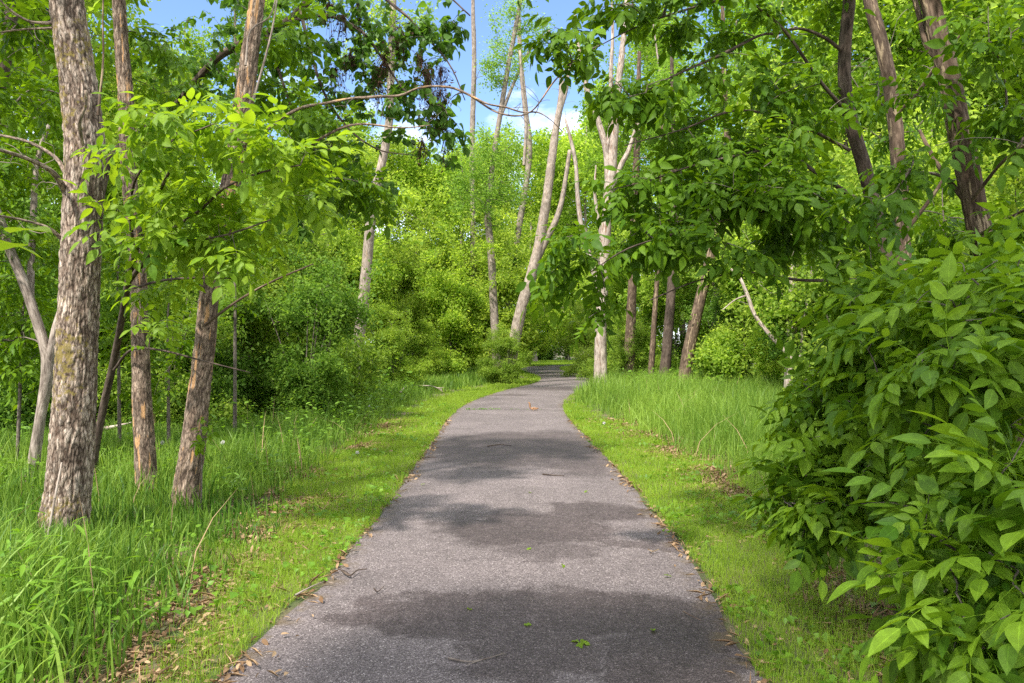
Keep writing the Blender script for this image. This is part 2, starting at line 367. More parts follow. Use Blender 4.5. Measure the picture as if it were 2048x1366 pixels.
# ------------------------------------------------------------------ layout of path and verges
CL = np.array([(-.10, -8), (-.10, -3), (-.09, 3.5), (.02, 5), (.06, 7.7), (-.01, 12.6), (-.06, 17), (.16, 21), (.95, 26), (2.05, 31), (2.5, 36), (2.05, 43), (1.75, 49), (2.4, 55), (5, 59.5), (10, 62), (22, 63), (40, 60)])
cl = catmull(np.c_[CL, np.zeros(len(CL))], 260)[:, :2]
tn = norm(np.gradient(cl, axis=0)); nr = np.c_[tn[:, 1], -tn[:, 0]]
HW = 1.21
def nearest(xy):
    out = np.zeros(len(xy)); sg = np.zeros(len(xy))
    for s in range(0, len(xy), 20000):
        q = xy[s:s+20000]; d = q[:, None]-cl[None]; dd = (d**2).sum(2); i = dd.argmin(1)
        out[s:s+20000] = np.sqrt(dd[np.arange(len(q)), i]); sg[s:s+20000] = np.sign((d[np.arange(len(q)), i]*nr[i]).sum(1))
    return out, sg
Dk = np.array([2, 3.5, 4.7, 6.6, 9.6, 15.9, 20, 25, 30.6, 35.7, 39, 43, 55, 70.])
VLk = np.array([-1.7, -1.75, -1.84, -1.95, -2.30, -2.34, -2.3, -1.95, -.55, .5, .5, -.2, -.3, 0])
Dr = np.array([2, 3.5, 5, 8, 10, 11.9, 14.9, 18.4, 21, 23, 26, 31, 36, 43, 49, 55, 70.])
VRk = np.array([1.9, 2.0, 2.1, 2.28, 2.35, 2.29, 2.1, 1.75, 1.45, 1.75, 2.3, 3.45, 3.95, 3.5, 3.2, 4.0, 9])
VL = lambda D: np.interp(D, Dk, VLk)
VR = lambda D: np.interp(D, Dr, VRk)
def gz(x, y):
    d = np.maximum(0, np.abs(x-.5)-4)
    return (fbm(np.c_[x*.12, y*.12, 0*x], 3)-.5)*np.minimum(d*.08, .6)

# ground sheet
mb = MB()
gx = np.unique(np.concatenate([np.linspace(-400, -30, 12), np.linspace(-30, 30, 121), np.linspace(30, 400, 12)]))
gy = np.unique(np.concatenate([np.linspace(-200, -12, 8), np.linspace(-12, 80, 139), np.linspace(80, 600, 14)]))
X, Y = np.meshgrid(gx, gy); xf, yf = X.ravel(), Y.ravel()
V = np.c_[xf, yf, gz(xf, yf)]
i = np.arange(len(gy)-1)[:, None]*len(gx); j = np.arange(len(gx)-1)[None]
mb.add(V, None, np.stack([i+j, i+j+1, i+len(gx)+j+1, i+len(gx)+j], -1).reshape(-1, 4))
m, nt, nd = new_mat('forest_floor'); L = nt.links.new
tc = nd('ShaderNodeTexCoord')
n1 = nd('ShaderNodeTexNoise', i_Scale=1.3, i_Detail=6.0, i_Roughness=.65); n2 = nd('ShaderNodeTexNoise', i_Scale=38.0, i_Detail=4.0, i_Roughness=.7)
L(tc.outputs['Object'], n1.inputs['Vector']); L(tc.outputs['Object'], n2.inputs['Vector'])
r1 = nd('ShaderNodeValToRGB'); ramp(r1, [(.35, (.075, .050, .028)), (.5, (.16, .115, .065)), (.68, (.30, .22, .14))]); L(n2.outputs[0], r1.inputs[0])
r2 = nd('ShaderNodeValToRGB'); ramp(r2, [(.42, (.07, .085, .02)), (.6, (1, 1, 1))])
L(n1.outputs[0], r2.inputs[0])
mx = nd('ShaderNodeMix', data_type='RGBA', i_0=.55); 
r3 = nd('ShaderNodeMapRange', i_1=.42, i_2=.58); L(n1.outputs[0], r3.inputs[0])
L(r3.outputs[0], mx.inputs[0]); mx.inputs[6].default_value = (.060, .085, .020, 1); L(r1.outputs[0], mx.inputs[7])
bs = nd('ShaderNodeBsdfPrincipled', i_Roughness=.95); L(mx.outputs[2], bs.inputs['Base Color'])
bp = nd('ShaderNodeBump', i_Strength=.8, i_Distance=.03); L(n2.outputs[0], bp.inputs['Height']); L(bp.outputs[0], bs.inputs['Normal'])
L(bs.outputs[0], nd('ShaderNodeOutputMaterial').inputs[0])
tag(mb.build('ground', m), kind='structure')

# path strip, crowned a little and with ragged edges
mb = MB(); K = len(cl); across = np.linspace(-1, 1, 25)
fine = catmull(np.c_[CL, np.zeros(len(CL))], 900)[:, :2]; ft = norm(np.gradient(fine, axis=0)); fn = np.c_[ft[:, 1], -ft[:, 0]]
K = len(fine)
el = HW+.10*(fbm(np.c_[fine*1.6, np.zeros(K)], 3)-.5)*1.2; er = HW+.10*(fbm(np.c_[fine*1.6, np.full(K, 9.)], 3)-.5)*1.2
off = np.where(across[None] < 0, across[None]*el[:, None], across[None]*er[:, None])
V = np.stack([fine[:, None, 0]+fn[:, None, 0]*off, fine[:, None, 1]+fn[:, None, 1]*off, .006+.02*(1-across[None]**2)+0*off], -1)
na = len(across); i = np.arange(K-1)[:, None]*na; j = np.arange(na-1)[None]
mb.add(V.reshape(-1, 3), None, np.stack([i+j, i+j+1, i+na+j+1, i+na+j], -1).reshape(-1, 4), mid=np.broadcast_to(np.abs(across)[None], (K, na)).reshape(-1), rnd=.5)
m, nt, nd = new_mat('asphalt'); L = nt.links.new
tc = nd('ShaderNodeTexCoord'); ob = tc.outputs['Object']
def noise(scale, det=3., rough=.6, vec=None):
    n = nd('ShaderNodeTexNoise', i_Scale=scale, i_Detail=det, i_Roughness=rough); L(vec or ob, n.inputs['Vector']); return n.outputs[0]
def mrange(a, lo, hi, x=0., y=1.):
    n = nd('ShaderNodeMapRange', i_1=lo, i_2=hi, i_3=x, i_4=y); L(a, n.inputs[0]); return n.outputs[0]
def mathn(op, a, b=None, v=None):
    n = nd('ShaderNodeMath', operation=op); L(a, n.inputs[0])
    if b is not None: L(b, n.inputs[1])
    elif v is not None: n.inputs[1].default_value = v
    return n.outputs[0]
def mixc(f, a, b, blend='MIX'):
    n = nd('ShaderNodeMix', data_type='RGBA', blend_type=blend)
    for s, v in ((0, f), (6, a), (7, b)):
        if isinstance(v, (int, float)): n.inputs[s].default_value = v
        elif isinstance(v, tuple): n.inputs[s].default_value = (*v, 1)
        else: L(v, n.inputs[s])
    return n.outputs[2]
vo = nd('ShaderNodeTexVoronoi', i_Scale=150.0); L(ob, vo.inputs['Vector'])
sp = nd('ShaderNodeSeparateColor'); L(vo.outputs['Color'], sp.inputs[0])
stone = nd('ShaderNodeValToRGB'); ramp(stone, [(0, (.100, .080, .078)), (.35, (.152, .125, .123)), (.75, (.212, .176, .172)), (.95, (.28, .236, .228)), (1, (.50, .44, .42))]); L(sp.outputs[0], stone.inputs[0])
gap = mrange(vo.outputs['Distance'], .35, .75, 1., .45)
col = mixc(1.0, stone.outputs[0], gap, 'MULTIPLY')
big = mrange(noise(.9, 5., .6), .3, .7, .80, 1.22); col = mixc(1.0, col, big, 'MULTIPLY')
med = mrange(noise(7., 4., .7), .3, .7, .86, 1.14); col = mixc(1.0, col, med, 'MULTIPLY')
# wet patches plus painted-in shade: ellipses in metres on the asphalt, edges broken by noise
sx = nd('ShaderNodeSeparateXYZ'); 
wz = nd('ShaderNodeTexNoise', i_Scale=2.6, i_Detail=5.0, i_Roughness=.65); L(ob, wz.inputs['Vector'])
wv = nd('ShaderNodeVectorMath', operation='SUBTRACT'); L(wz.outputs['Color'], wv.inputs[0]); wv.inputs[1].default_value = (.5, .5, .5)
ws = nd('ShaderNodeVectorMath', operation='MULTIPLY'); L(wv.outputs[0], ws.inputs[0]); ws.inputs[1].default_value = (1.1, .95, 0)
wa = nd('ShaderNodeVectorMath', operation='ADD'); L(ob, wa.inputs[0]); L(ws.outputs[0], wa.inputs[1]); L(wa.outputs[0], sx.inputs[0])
damp_shade = None
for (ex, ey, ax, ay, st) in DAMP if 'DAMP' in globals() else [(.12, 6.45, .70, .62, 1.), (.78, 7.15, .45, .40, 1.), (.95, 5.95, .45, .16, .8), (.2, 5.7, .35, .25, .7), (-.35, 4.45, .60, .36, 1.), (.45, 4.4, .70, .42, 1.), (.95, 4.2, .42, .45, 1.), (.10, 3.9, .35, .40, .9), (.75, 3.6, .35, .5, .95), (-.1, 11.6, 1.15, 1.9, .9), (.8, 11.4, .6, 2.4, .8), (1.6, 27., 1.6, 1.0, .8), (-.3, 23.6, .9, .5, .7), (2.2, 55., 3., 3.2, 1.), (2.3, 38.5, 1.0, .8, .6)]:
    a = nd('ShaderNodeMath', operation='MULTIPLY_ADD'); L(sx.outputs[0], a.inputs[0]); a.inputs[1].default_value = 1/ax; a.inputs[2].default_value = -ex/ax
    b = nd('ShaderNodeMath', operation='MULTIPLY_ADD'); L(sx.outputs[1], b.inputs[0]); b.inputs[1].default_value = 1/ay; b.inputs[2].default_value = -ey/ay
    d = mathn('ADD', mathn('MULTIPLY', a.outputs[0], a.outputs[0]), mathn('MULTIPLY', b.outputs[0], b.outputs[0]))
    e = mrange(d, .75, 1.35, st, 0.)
    damp_shade = e if damp_shade is None else mathn('MAXIMUM', damp_shade, e)
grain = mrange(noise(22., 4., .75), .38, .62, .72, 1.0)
damp_shade = mathn('MULTIPLY', damp_shade, grain)
col = mixc(mathn('MULTIPLY', damp_shade, v=.92), col, mixc(1.0, col, (.36, .315, .315), 'MULTIPLY'))
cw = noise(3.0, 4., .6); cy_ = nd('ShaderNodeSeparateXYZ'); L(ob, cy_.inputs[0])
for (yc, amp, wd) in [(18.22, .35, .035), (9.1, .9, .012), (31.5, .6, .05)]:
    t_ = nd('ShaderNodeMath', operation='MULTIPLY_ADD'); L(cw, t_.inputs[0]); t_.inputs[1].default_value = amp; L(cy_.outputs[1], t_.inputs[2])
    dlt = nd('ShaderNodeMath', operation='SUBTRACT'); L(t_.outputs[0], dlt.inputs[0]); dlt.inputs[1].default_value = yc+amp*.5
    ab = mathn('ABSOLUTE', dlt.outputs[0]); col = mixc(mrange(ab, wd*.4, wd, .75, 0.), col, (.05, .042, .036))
# mossy brown crumbs near the edges
am = nd('ShaderNodeAttribute', attribute_name='mid')
edge = mrange(am.outputs['Fac'], .86, 1.0); moss = mathn('MULTIPLY', edge, mrange(noise(4.5, 5., .7), .46, .60))
col = mixc(mathn('MULTIPLY', moss, v=.75), col, (.115, .080, .035))
bs = nd('ShaderNodeBsdfPrincipled'); L(col, bs.inputs['Base Color']); bs.inputs['Specular IOR Level'].default_value = .3
L(mrange(damp_shade, 0., 1., .88, .68), bs.inputs['Roughness'])
bp = nd('ShaderNodeBump', i_Strength=.55, i_Distance=.006); L(vo.outputs['Distance'], bp.inputs['Height']); L(bp.outputs[0], bs.inputs['Normal'])
L(bs.outputs[0], nd('ShaderNodeOutputMaterial').inputs[0])
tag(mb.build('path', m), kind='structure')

# ------------------------------------------------------------------ grass
def blades(mb, xy, h, w, lean, rmean=.5, rsd=.2, segs=3, tip=.12, droop=.5):
    N = len(xy); th = rng.uniform(0, 2*np.pi, N); d = np.c_[np.cos(th), np.sin(th), 0*th]
    sd = rng.uniform(0, 2*np.pi, N); s = np.c_[np.cos(sd), np.sin(sd), 0*sd]
    base = np.c_[xy, gz(xy[:, 0], xy[:, 1])]
    ls = np.abs(rng.normal(size=N))*lean
    u = np.linspace(0, 1, segs+1)
    V = []
    for k, t in enumerate(u):
        c = base+np.array([0, 0, 1.])*(h*(t-.25*droop*ls*t**2.4))[:, None]+d*(h*ls*t**2)[:, None]
        ww = (w*.5*(1-t)**.55 if t > .3 else w*.5*(.7+t))
        if k < segs: V += [c-s*ww[:, None], c+s*ww[:, None]]
        else: V += [c]
    V = np.stack(V, 1); kv = V.shape[1]; o = np.arange(N)[:, None]*kv
    Q = [np.stack([o[:, 0]+2*k, o[:, 0]+2*k+1, o[:, 0]+2*k+3, o[:, 0]+2*k+2], -1) for k in range(segs-1)]
    T = np.stack([o[:, 0]+2*segs-2, o[:, 0]+2*segs-1, o[:, 0]+2*segs], -1)
    r = np.clip(rmean+rsd*rng.normal(size=N), 0, 1)
    mb.add(V.reshape(-1, 3), T, np.concatenate(Q) if Q else None, rnd=np.repeat(r, kv), mid=.5)

def rect(x0, x1, y0, y1, dens):
    n = int((x1-x0)*(y1-y0)*dens); return np.c_[rng.uniform(x0, x1, n), rng.uniform(y0, y1, n)]
def pn(xy, s, o=0.): return fbm(np.c_[xy*s, np.full(len(xy), o)], 3)
def inframe(xy, h=0.0, margin=1.5):
    return np.abs(xy[:, 0]) < .70*np.maximum(xy[:, 1], 0)+margin

mb = MB()
for (y0, y1, dens, w, hh) in [(2.0, 7, 7500, .0032, .055), (7, 14, 3600, .0050, .060), (14, 26, 1500, .0085, .065), (26, 76, 380, .020, .080)]:
    for side in (-1, 1):
        x0, x1 = (-3.4, 3.5) if y0 < 26 else (-4.5, 7.5)
        xy = rect(x0, x1, y0, y1, dens); dd, sg = nearest(xy); bl = VL(xy[:, 1]); br = VR(xy[:, 1])
        wob = (pn(xy, 1.1, 3.)-.5)*.7
        ok = (sg == side) & (dd > HW+.01+.10*(pn(xy, 5., 5.)-.42)) & ((xy[:, 1] > 60) | np.where(side < 0, xy[:, 0] > bl-.35+wob, xy[:, 0] < br+.35+wob))
        out = np.where(side < 0, bl-xy[:, 0], xy[:, 0]-br)                       # > 0 outside the mown strip
        bare = np.clip((out+.28+wob*.6)/.30, 0, 1)*np.clip((pn(xy, 1.9, 1.)-np.where((xy[:, 0] < 0) & (xy[:, 1] < 8), .30, .37))/.12, 0, 1)
        ok &= rng.uniform(size=len(xy)) > bare*.93
        ok &= rng.uniform(size=len(xy)) < .35+1.3*pn(xy, 7., 2.)
        xy = xy[ok]; n = len(xy)
        blades(mb, xy, hh*rng.uniform(.5, 1.5, n)*(.7+.7*pn(xy, 2.5, 8.)), w*rng.uniform(.7, 1.3, n), .55, .35+.45*pn(xy, 1.4, 4.), .16, segs=2)
tag(mb.build('mown_grass', M_lawn), kind='stuff')

def tall(name, side, x0, x1, zones, hfun, mat, rm):
    mb = MB()
    for (y0, y1, dens, w) in zones:
        xy = rect(x0, x1, y0, y1, dens); dd, sg = nearest(xy)
        bl = VL(xy[:, 1]) if side < 0 else VR(xy[:, 1]); out = (bl-xy[:, 0])*1. if side < 0 else xy[:, 0]-bl
        wob = (pn(xy, 1.1, 13.)-.5)*.5
        ok = (out > .02+wob) & (dd > HW+.06) & inframe(xy, margin=2.)
        ok &= rng.uniform(size=len(xy)) < np.clip(.18+out*.9, 0, 1)*np.clip(2.8*(pn(xy, 1.6, 6.)-.12), .35, 1.2)
        xy = xy[ok]; out = out[ok]; n = len(xy)
        h = hfun(xy)*np.clip(.45+out*.7, .3, 1)*rng.uniform(.45, 1.2, n)*(.65+.7*pn(xy, .9, 7.))
        blades(mb, xy, h, w*rng.uniform(.6, 1.4, n), .42, np.clip(rm+.9*(pn(xy, .6, 9.)-.5)+np.where(xy[:, 1] > 8, .12, 0), 0, 1), .24, segs=4, droop=.9)
    return tag(mb.build(name, mat), kind='stuff')
tall('tall_grass', -1, -9., -.5, [(2.4, 6.5, 1250, .0140), (6.5, 13, 760, .0140), (13, 22, 380, .016), (22, 45, 200, .026)], lambda q: np.interp(q[:, 1], [2.5, 3.4, 4.2, 5, 5.8, 7, 9, 14, 40], [.72, .66, .50, .36, .25, .28, .40, .38, .5]), M_tall, .42)
tall('meadow_grass', 1, .9, 10.5, [(2.4, 7, 420, .008), (7, 13, 700, .0095), (13, 19, 480, .0135), (19, 26, 330, .018), (26, 48, 90, .03)], lambda q: .50+.018*np.clip(q[:, 1]-8, 0, 14), M_tall, .62)

# litter of dead leaves and straw
mb = MB()
flk = [single('med', .5, 0., k) for k in range(4)]; straw = [single('lo', .07, 0., 9)]
cand = rect(-3.2, 3.2, 2.4, 16, 1500); dd, sg = nearest(cand)
bl = np.where(sg < 0, VL(cand[:, 1]), VR(cand[:, 1])); out = np.where(sg < 0, bl-cand[:, 0], cand[:, 0]-bl)
e1 = np.exp(-((dd-HW-.02)/.075)**2)*np.where(cand[:, 1] < 9, 1, .5)*(.1+.9*np.clip((pn(cand, 1.5, 21.)-.46)/.12, 0, 1)); e2 = np.exp(-((out+.02)/.36)**2)*np.clip((pn(cand, 1.9, 1.)-np.where((cand[:, 0] < 0) & (cand[:, 1] < 8), .30, .38))/.1, 0, 1)
xy = cand[rng.uniform(size=len(cand)) < np.clip(e1*.42+e2*1.0, 0, 1)]; n = len(xy)
z = np.where(nearest(xy)[0] < HW, .024, .012)
pos = np.c_[xy, z+rng.uniform(0, .012, n)]; d = rv(n); d[:, 2] *= .25; up = np.array([0, 0, 1.])+rng.normal(size=(n, 3))*.4
h = n*2//3
scatter(mb, flk, pos[:h], d[:h], up[:h], rng.uniform(.018, .045, h)*(1+pos[:h, 1]*.06), rng.uniform(0, 1, h))
scatter(mb, straw, pos[h:], d[h:], up[h:], rng.uniform(.05, .14, n-h), rng.uniform(.4, 1, n-h))
tag(mb.build('leaf_litter', M_litter), kind='stuff')

mb = MB(); ros = [tuft(6, 500+k, .025, .03, .75, flat=.85) for k in range(3)]
xy = np.concatenate([rect(-2.4, 2.4, 2.4, 9, 60), rect(-2.6, 2.6, 9, 20, 16)]); dd, sg = nearest(xy); xy = xy[(dd > HW+.03) & (xy[:, 0] > VL(xy[:, 1])-.2) & (xy[:, 0] < VR(xy[:, 1])+.2) & (pn(xy, 1.7, 31.) > .47)]; n = len(xy)
scatter(mb, ros, np.c_[xy, np.full(n, .035)], rv(n)*np.array([1, 1, .1]), np.tile([[0, 0, 1.]], (n, 1)), rng.uniform(.6, 1.5, n)*(1+.05*xy[:, 1]), rng.uniform(.2, .9, n))
xy = np.c_[np.concatenate([rng.uniform(-1.05, -.35, 26), rng.uniform(-1.1, 1.0, 10)]), np.full(36, 18.25)+rng.normal(size=36)*.03]
scatter(mb, ros, np.c_[xy, np.full(36, .035)], rv(36)*np.array([1, 1, .1]), np.tile([[0, 0, 1.]], (36, 1)), rng.uniform(.5, 1.3, 36), rng.uniform(.2, .6, 36))
tag(mb.build('clover', M_weed), kind='stuff')
# last year's dry stalks standing in the tall grass
mb = MB(); xy = np.concatenate([rect(-7, -1.8, 3, 14, 1.8), rect(1.9, 8, 7, 24, 1.6)]); dd, sg = nearest(xy); xy = xy[(dd > HW+.3) & np.where(sg < 0, xy[:, 0] < VL(xy[:, 1])-.1, xy[:, 0] > VR(xy[:, 1])+.05)]
blades(mb, xy, rng.uniform(.35, .8, len(xy)), .006+.0006*xy[:, 1], .5, .85, .1, segs=3)
tag(mb.build('dry_grass', M_litter), kind='stuff')

# low broad leaved undergrowth
def weeds(name, areas, mat):
    mb = MB(); lance = [single('med', .20, .05, 40+k) for k in range(3)]; ovate = [single('med', .55, .3, 50+k) for k in range(3)]
    for (x0, x1, y0, y1, n, h, kind, ls) in areas:
        xy = np.c_[rng.uniform(x0, x1, n), rng.uniform(y0, y1, n)]; dd, sg = nearest(xy)
        ok = (dd > HW+.25) & np.where(sg < 0, xy[:, 0] < VL(xy[:, 1])-.12, xy[:, 0] > VR(xy[:, 1])+.1); xy = xy[ok]; n = len(xy)
        hh = h*rng.uniform(.5, 1.15, n); base = np.c_[xy, gz(xy[:, 0], xy[:, 1])]
        lean = rng.normal(size=(n, 3))*.16; lean[:, 2] = 0
        u = np.linspace(0, 1, 4); pts = base[:, None]+u[None, :, None]*hh[:, None, None]*np.array([0, 0, 1.])+(u**1.6)[None, :, None]*(lean*hh[:, None])[:, None]
        tubes(mb, pts, np.full((n, 4), .0028)*(1-.5*u)[None], 3)
        k = 9 if kind == 'lance' else 6
        uu = np.linspace(.25, 1, k)[None]+rng.normal(size=(n, k))*.02
        pos = base[:, None]+uu[..., None]*hh[:, None, None]*np.array([0, 0, 1.])+(np.maximum(uu, 0)**1.6)[..., None]*(lean*hh[:, None])[:, None]
        th = rng.uniform(0, 6.28, (n, 1))+np.arange(k)[None]*2.4
        d = np.stack([np.cos(th), np.sin(th), .25+.5*uu-.3*rng.uniform(size=uu.shape)], -1); up = np.array([0, 0, 1.])+rng.normal(size=(n, k, 3))*.25
        scatter(mb, lance if kind == 'lance' else ovate, pos.reshape(-1, 3), d.reshape(-1, 3), up.reshape(-1, 3), ls*rng.uniform(.6, 1.2, n*k)*(1-.35*(uu.reshape(-1)-.3)), np.clip(np.repeat(rng.normal(size=n)*.15+.5, k)+.25*(uu.reshape(-1)-.5), 0, 1))
    return tag(mb.build(name, mat), kind='stuff')
weeds('undergrowth', [(-3.6, -1.9, 2.5, 4.3, 90, .60, 'lance', .155), (-3.2, -1.8, 2.5, 6., 45, .24, 'ovate', .07), (-6.5, -2.5, 7.4, 11, 320, .32, 'ovate', .085),
    (-14, -2.6, 10, 24, 1500, .55, 'ovate', .11), (-22, -3, 20, 45, 900, .8, 'ovate', .2), (3.2, 14, 20, 40, 1000, .7, 'ovate', .18), (1.8, 3.4, 2.8, 7.5, 200, .25, 'ovate', .06), (2.2, 9, 7, 18, 60, .5, 'lance', .14)], M_weed)

# ------------------------------------------------------------------ hero trees
def trunk_pts(px, n=None, ext=0.0, extw=.6):
    """px: list of (x, y, D, width_px) bottom to top -> resampled points and radii; ext: metres added at the top"""
    q = np.array([[*P(x, y, D), w*D/F/2] for x, y, D, w in px])
    if ext:
        d = norm((q[-1, :3]-q[-2, :3])[None])[0]*.5+np.array([0, 0, .5]); q = np.vstack([q, [*(q[-1, :3]+norm(d[None])[0]*ext*.5), q[-1, 3]*(1+extw)/2], [*(q[-1, :3]+norm(d[None])[0]*ext), q[-1, 3]*extw]])
    L = np.linalg.norm(np.diff(q[:, :3], axis=0), axis=1).sum()
    c = catmull(q, n or int(max(8, L/.06))); return c[:, :3], np.maximum(c[:, 3], .002)

def blob(x, y, D, rx, ry, rd, n, shell=0.):
    return ell(P(x, y, D), (rx*D/F, rd, ry*D/F), n, shell)

def hero(name, label, cat, trunk, bark, limbs=(), blobs=(), tm=None, mat=None, leaf=None, ext=0., extw=.6, seg=14, rough=0., lump=.08, n=None, group=None, twigmat=None, crown_name='crown', bare=(), tint=None, cap=True, base_flare=True):
    p, r = trunk_pts(trunk, n, ext, extw)
    base = p[0].copy(); base[2] = gz(base[:1], base[1:2])[0]-.03
    if p[0][2] > base[2]+.02:                        # carry the trunk down into the ground
        k = max(3, int((p[0][2]-base[2])/.05)); ext0 = np.linspace(0, 1, k, endpoint=False)[:, None]
        b0 = np.array([p[0][0]-(p[1]-p[0])[0]*k*.5, p[0][1], base[2]])
        p = np.vstack([b0+(p[0]-b0)*ext0, p]); r = np.concatenate([np.full(k, r[0]), r]); base = b0
    if base_flare: r = r*(1+.45*np.exp(-np.maximum(p[:, 2]-base[2], 0)/.12))
    root = thing(name, label, cat, base, group)
    tb = MB(); tube(tb, p, r, seg, rough, cap, lump=lump)
    tb.build('trunk', bark, root, base)
    skel = [p[p[:, 2] > base[2]+.3*(p[-1, 2]-base[2])][::3]]
    if len(limbs):
        for lb in limbs:
            q, rr = trunk_pts(lb, max(8, int(len(lb)*5))); b = MB(); tube(b, q, rr, 8, 0, True, lump=.12); skel.append(q[2::2])
            b.build('limb', twigmat or bark, root, base)
    skel = np.concatenate(skel)
    if len(blobs):
        tg = np.concatenate([blob(*b) for b in blobs]); wb, lb_ = MB(), MB()
        foliage(wb, lb_, skel, tg, tm, **(leaf or {}))
        wb.build('twig_sprays', twigmat or B_twig, root, base)
        cr = lb_.build(crown_name, mat, root, base)
        if tint: cr.color = (*tint, 1)
    for bx in bare:                                   # leafless dead twigs
        tg = np.concatenate([blob(*b) for b in bx['blobs']]); wb = MB()
        ctrl, rb = grow(skel, tg, bow=bx.get('bow', .1), jit=.2, rtip=bx.get('rtip', .003), rmax=bx.get('rmax', .02))
        u = np.broadcast_to(np.linspace(0, 1, 7), (len(ctrl), 7)); pts, _ = bez(ctrl, u); tubes(wb, pts, rb[:, None]*(1-u)+.002*u, 4)
        wb.build('twig_sprays', bx.get('mat', B_dead), root, base)
    return root

ASH = [ash('hi', 3, .105, .46, s) for s in range(4)]+[ash('hi', 2, .105, .5, 11)]
ASHM = [ash('med', 3, .105, .46, s+20) for s in range(4)]
HEART = [single('hi', .86, .35, s, xs=[.06, .24, .5, .8], ws=[.72, 1., .86, .36]) for s in range(4)]
ELM = [single('med', .55, .15, s+60) for s in range(5)]

# --- left group
hero('ash_tree', 'thick grey trunk with deeply furrowed bark and yellow lichen beside the path', 'tree',
     [(122, 1100, 6.05, 88), (135, 1000, 6.05, 84), (143, 900, 6.05, 83), (149, 800, 6.05, 81), (153, 700, 6.05, 77), (158, 600, 6.05, 75), (161, 500, 6.05, 74), (166, 400, 6.05, 74), (169, 300, 6.05, 73), (160, 200, 6.05, 71), (146, 100, 6.05, 67), (131, 0, 6.05, 64), (120, -120, 6.05, 68)],
     B_big, ext=4.5, extw=.45, seg=150, rough=.020, lump=.05, n=560,
     limbs=[[(135, 390, 6.0, 14), (105, 345, 5.8, 10), (60, 320, 5.6, 8), (0, 300, 5.3, 7), (-60, 290, 5.0, 5)], [(130, 345, 6.1, 11), (110, 315, 6.1, 8), (60, 285, 6.1, 6), (0, 270, 6.1, 5), (-50, 262, 6.1, 3)],
            [(125, 480, 6.0, 9), (95, 455, 5.9, 6), (45, 440, 5.8, 5), (-10, 430, 5.6, 4)], [(105, 45, 6.0, 8), (60, 42, 5.9, 5), (20, 20, 5.8, 4), (-10, -10, 5.7, 3)], [(104, 55, 6.1, 6), (40, 58, 6.1, 4), (-10, 65, 6.1, 3)],
            [(165, 290, 5.9, 6), (158, 245, 5.75, 8), (170, 210, 5.7, 6), (170, 180, 5.65, 5)]],
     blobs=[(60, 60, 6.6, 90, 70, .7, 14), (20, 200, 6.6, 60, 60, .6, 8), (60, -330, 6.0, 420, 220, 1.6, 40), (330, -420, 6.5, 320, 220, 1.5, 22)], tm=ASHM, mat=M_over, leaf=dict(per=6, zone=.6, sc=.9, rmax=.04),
     bare=[dict(blobs=[(60, 330, 5.7, 70, 60, .3, 16), (40, 420, 5.9, 50, 60, .3, 8), (60, 110, 6., 60, 50, .4, 10)], mat=B_grey, rtip=.002, rmax=.008)])
hero('slim_tree', 'slender pale straight trunk standing just right of the thick furrowed one', 'tree',
     [(297, 1010, 7.7, 42), (290, 900, 7.7, 40), (284, 800, 7.7, 37), (281, 700, 7.7, 35), (278, 600, 7.7, 33), (272, 500, 7.7, 31), (262, 400, 7.7, 30), (254, 300, 7.7, 29), (251, 200, 7.7, 29), (243, 100, 7.7, 27), (236, 0, 7.7, 26), (230, -120, 7.7, 24)],
     B_flake, ext=4., extw=.4, seg=64, rough=.012, n=420, blobs=[(230, -350, 7.7, 260, 200, 1.3, 22), (300, 90, 8.3, 110, 110, .6, 14)], tm=ASHM, mat=M_over, leaf=dict(per=6, zone=.6, rmax=.03))
hero('leaning_tree', 'leaning brown trunk with flaking orange bark nearest the mown edge', 'tree',
     [(370, 1040, 7.2, 54), (376, 960, 7.2, 50), (385, 900, 7.2, 48), (396, 800, 7.2, 43), (411, 680, 7.2, 41), (424, 540, 7.2, 39), (450, 430, 7.2, 42), (472, 300, 7.2, 36), (488, 200, 7.2, 38), (500, 100, 7.2, 34), (513, 0, 7.2, 31), (525, -120, 7.2, 28)],
     B_flake, ext=4., extw=.4, seg=72, rough=.016, n=460,
     limbs=[[(474, 300, 7.2, 10), (500, 278, 7.15, 8), (528, 263, 7.1, 8), (560, 238, 7.05, 7), (600, 216, 7.0, 7), (650, 206, 6.95, 6), (700, 197, 6.9, 6), (752, 193, 6.85, 6), (800, 190, 6.8, 5), (835, 176, 6.75, 5), (868, 172, 6.7, 5), (905, 175, 6.7, 5), (940, 190, 6.7, 5), (975, 207, 6.6, 4), (1012, 214, 6.6, 4), (1045, 224, 6.6, 3), (1075, 224, 6.6, 3), (1100, 238, 6.5, 2), (1125, 262, 6.5, 2)],
            [(940, 190, 6.7, 5), (1000, 226, 6.6, 4), (1060, 224, 6.6, 3), (1110, 160, 6.5, 3), (1160, 110, 6.5, 2)], [(600, 300, 7., 6), (700, 250, 6.9, 5), (800, 255, 6.9, 3), (860, 250, 6.9, 2)]],
     blobs=[(520, -330, 7.2, 330, 200, 1.4, 26), (570, 110, 7.6, 80, 100, .5, 12), (640, 250, 7.2, 60, 50, .4, 8), (660, 350, 7.3, 90, 50, .4, 12), (740, 385, 7.3, 60, 30, .3, 6)], tm=ASHM, mat=M_over, leaf=dict(per=6, zone=.45, rmax=.012, rtip=.002),
     bare=[dict(blobs=[(900, 180, 6.7, 200, 50, .3, 20), (1060, 190, 6.6, 70, 60, .3, 14), (700, 230, 6.9, 120, 50, .3, 12)], mat=B_twig, rtip=.0018, rmax=.005)])
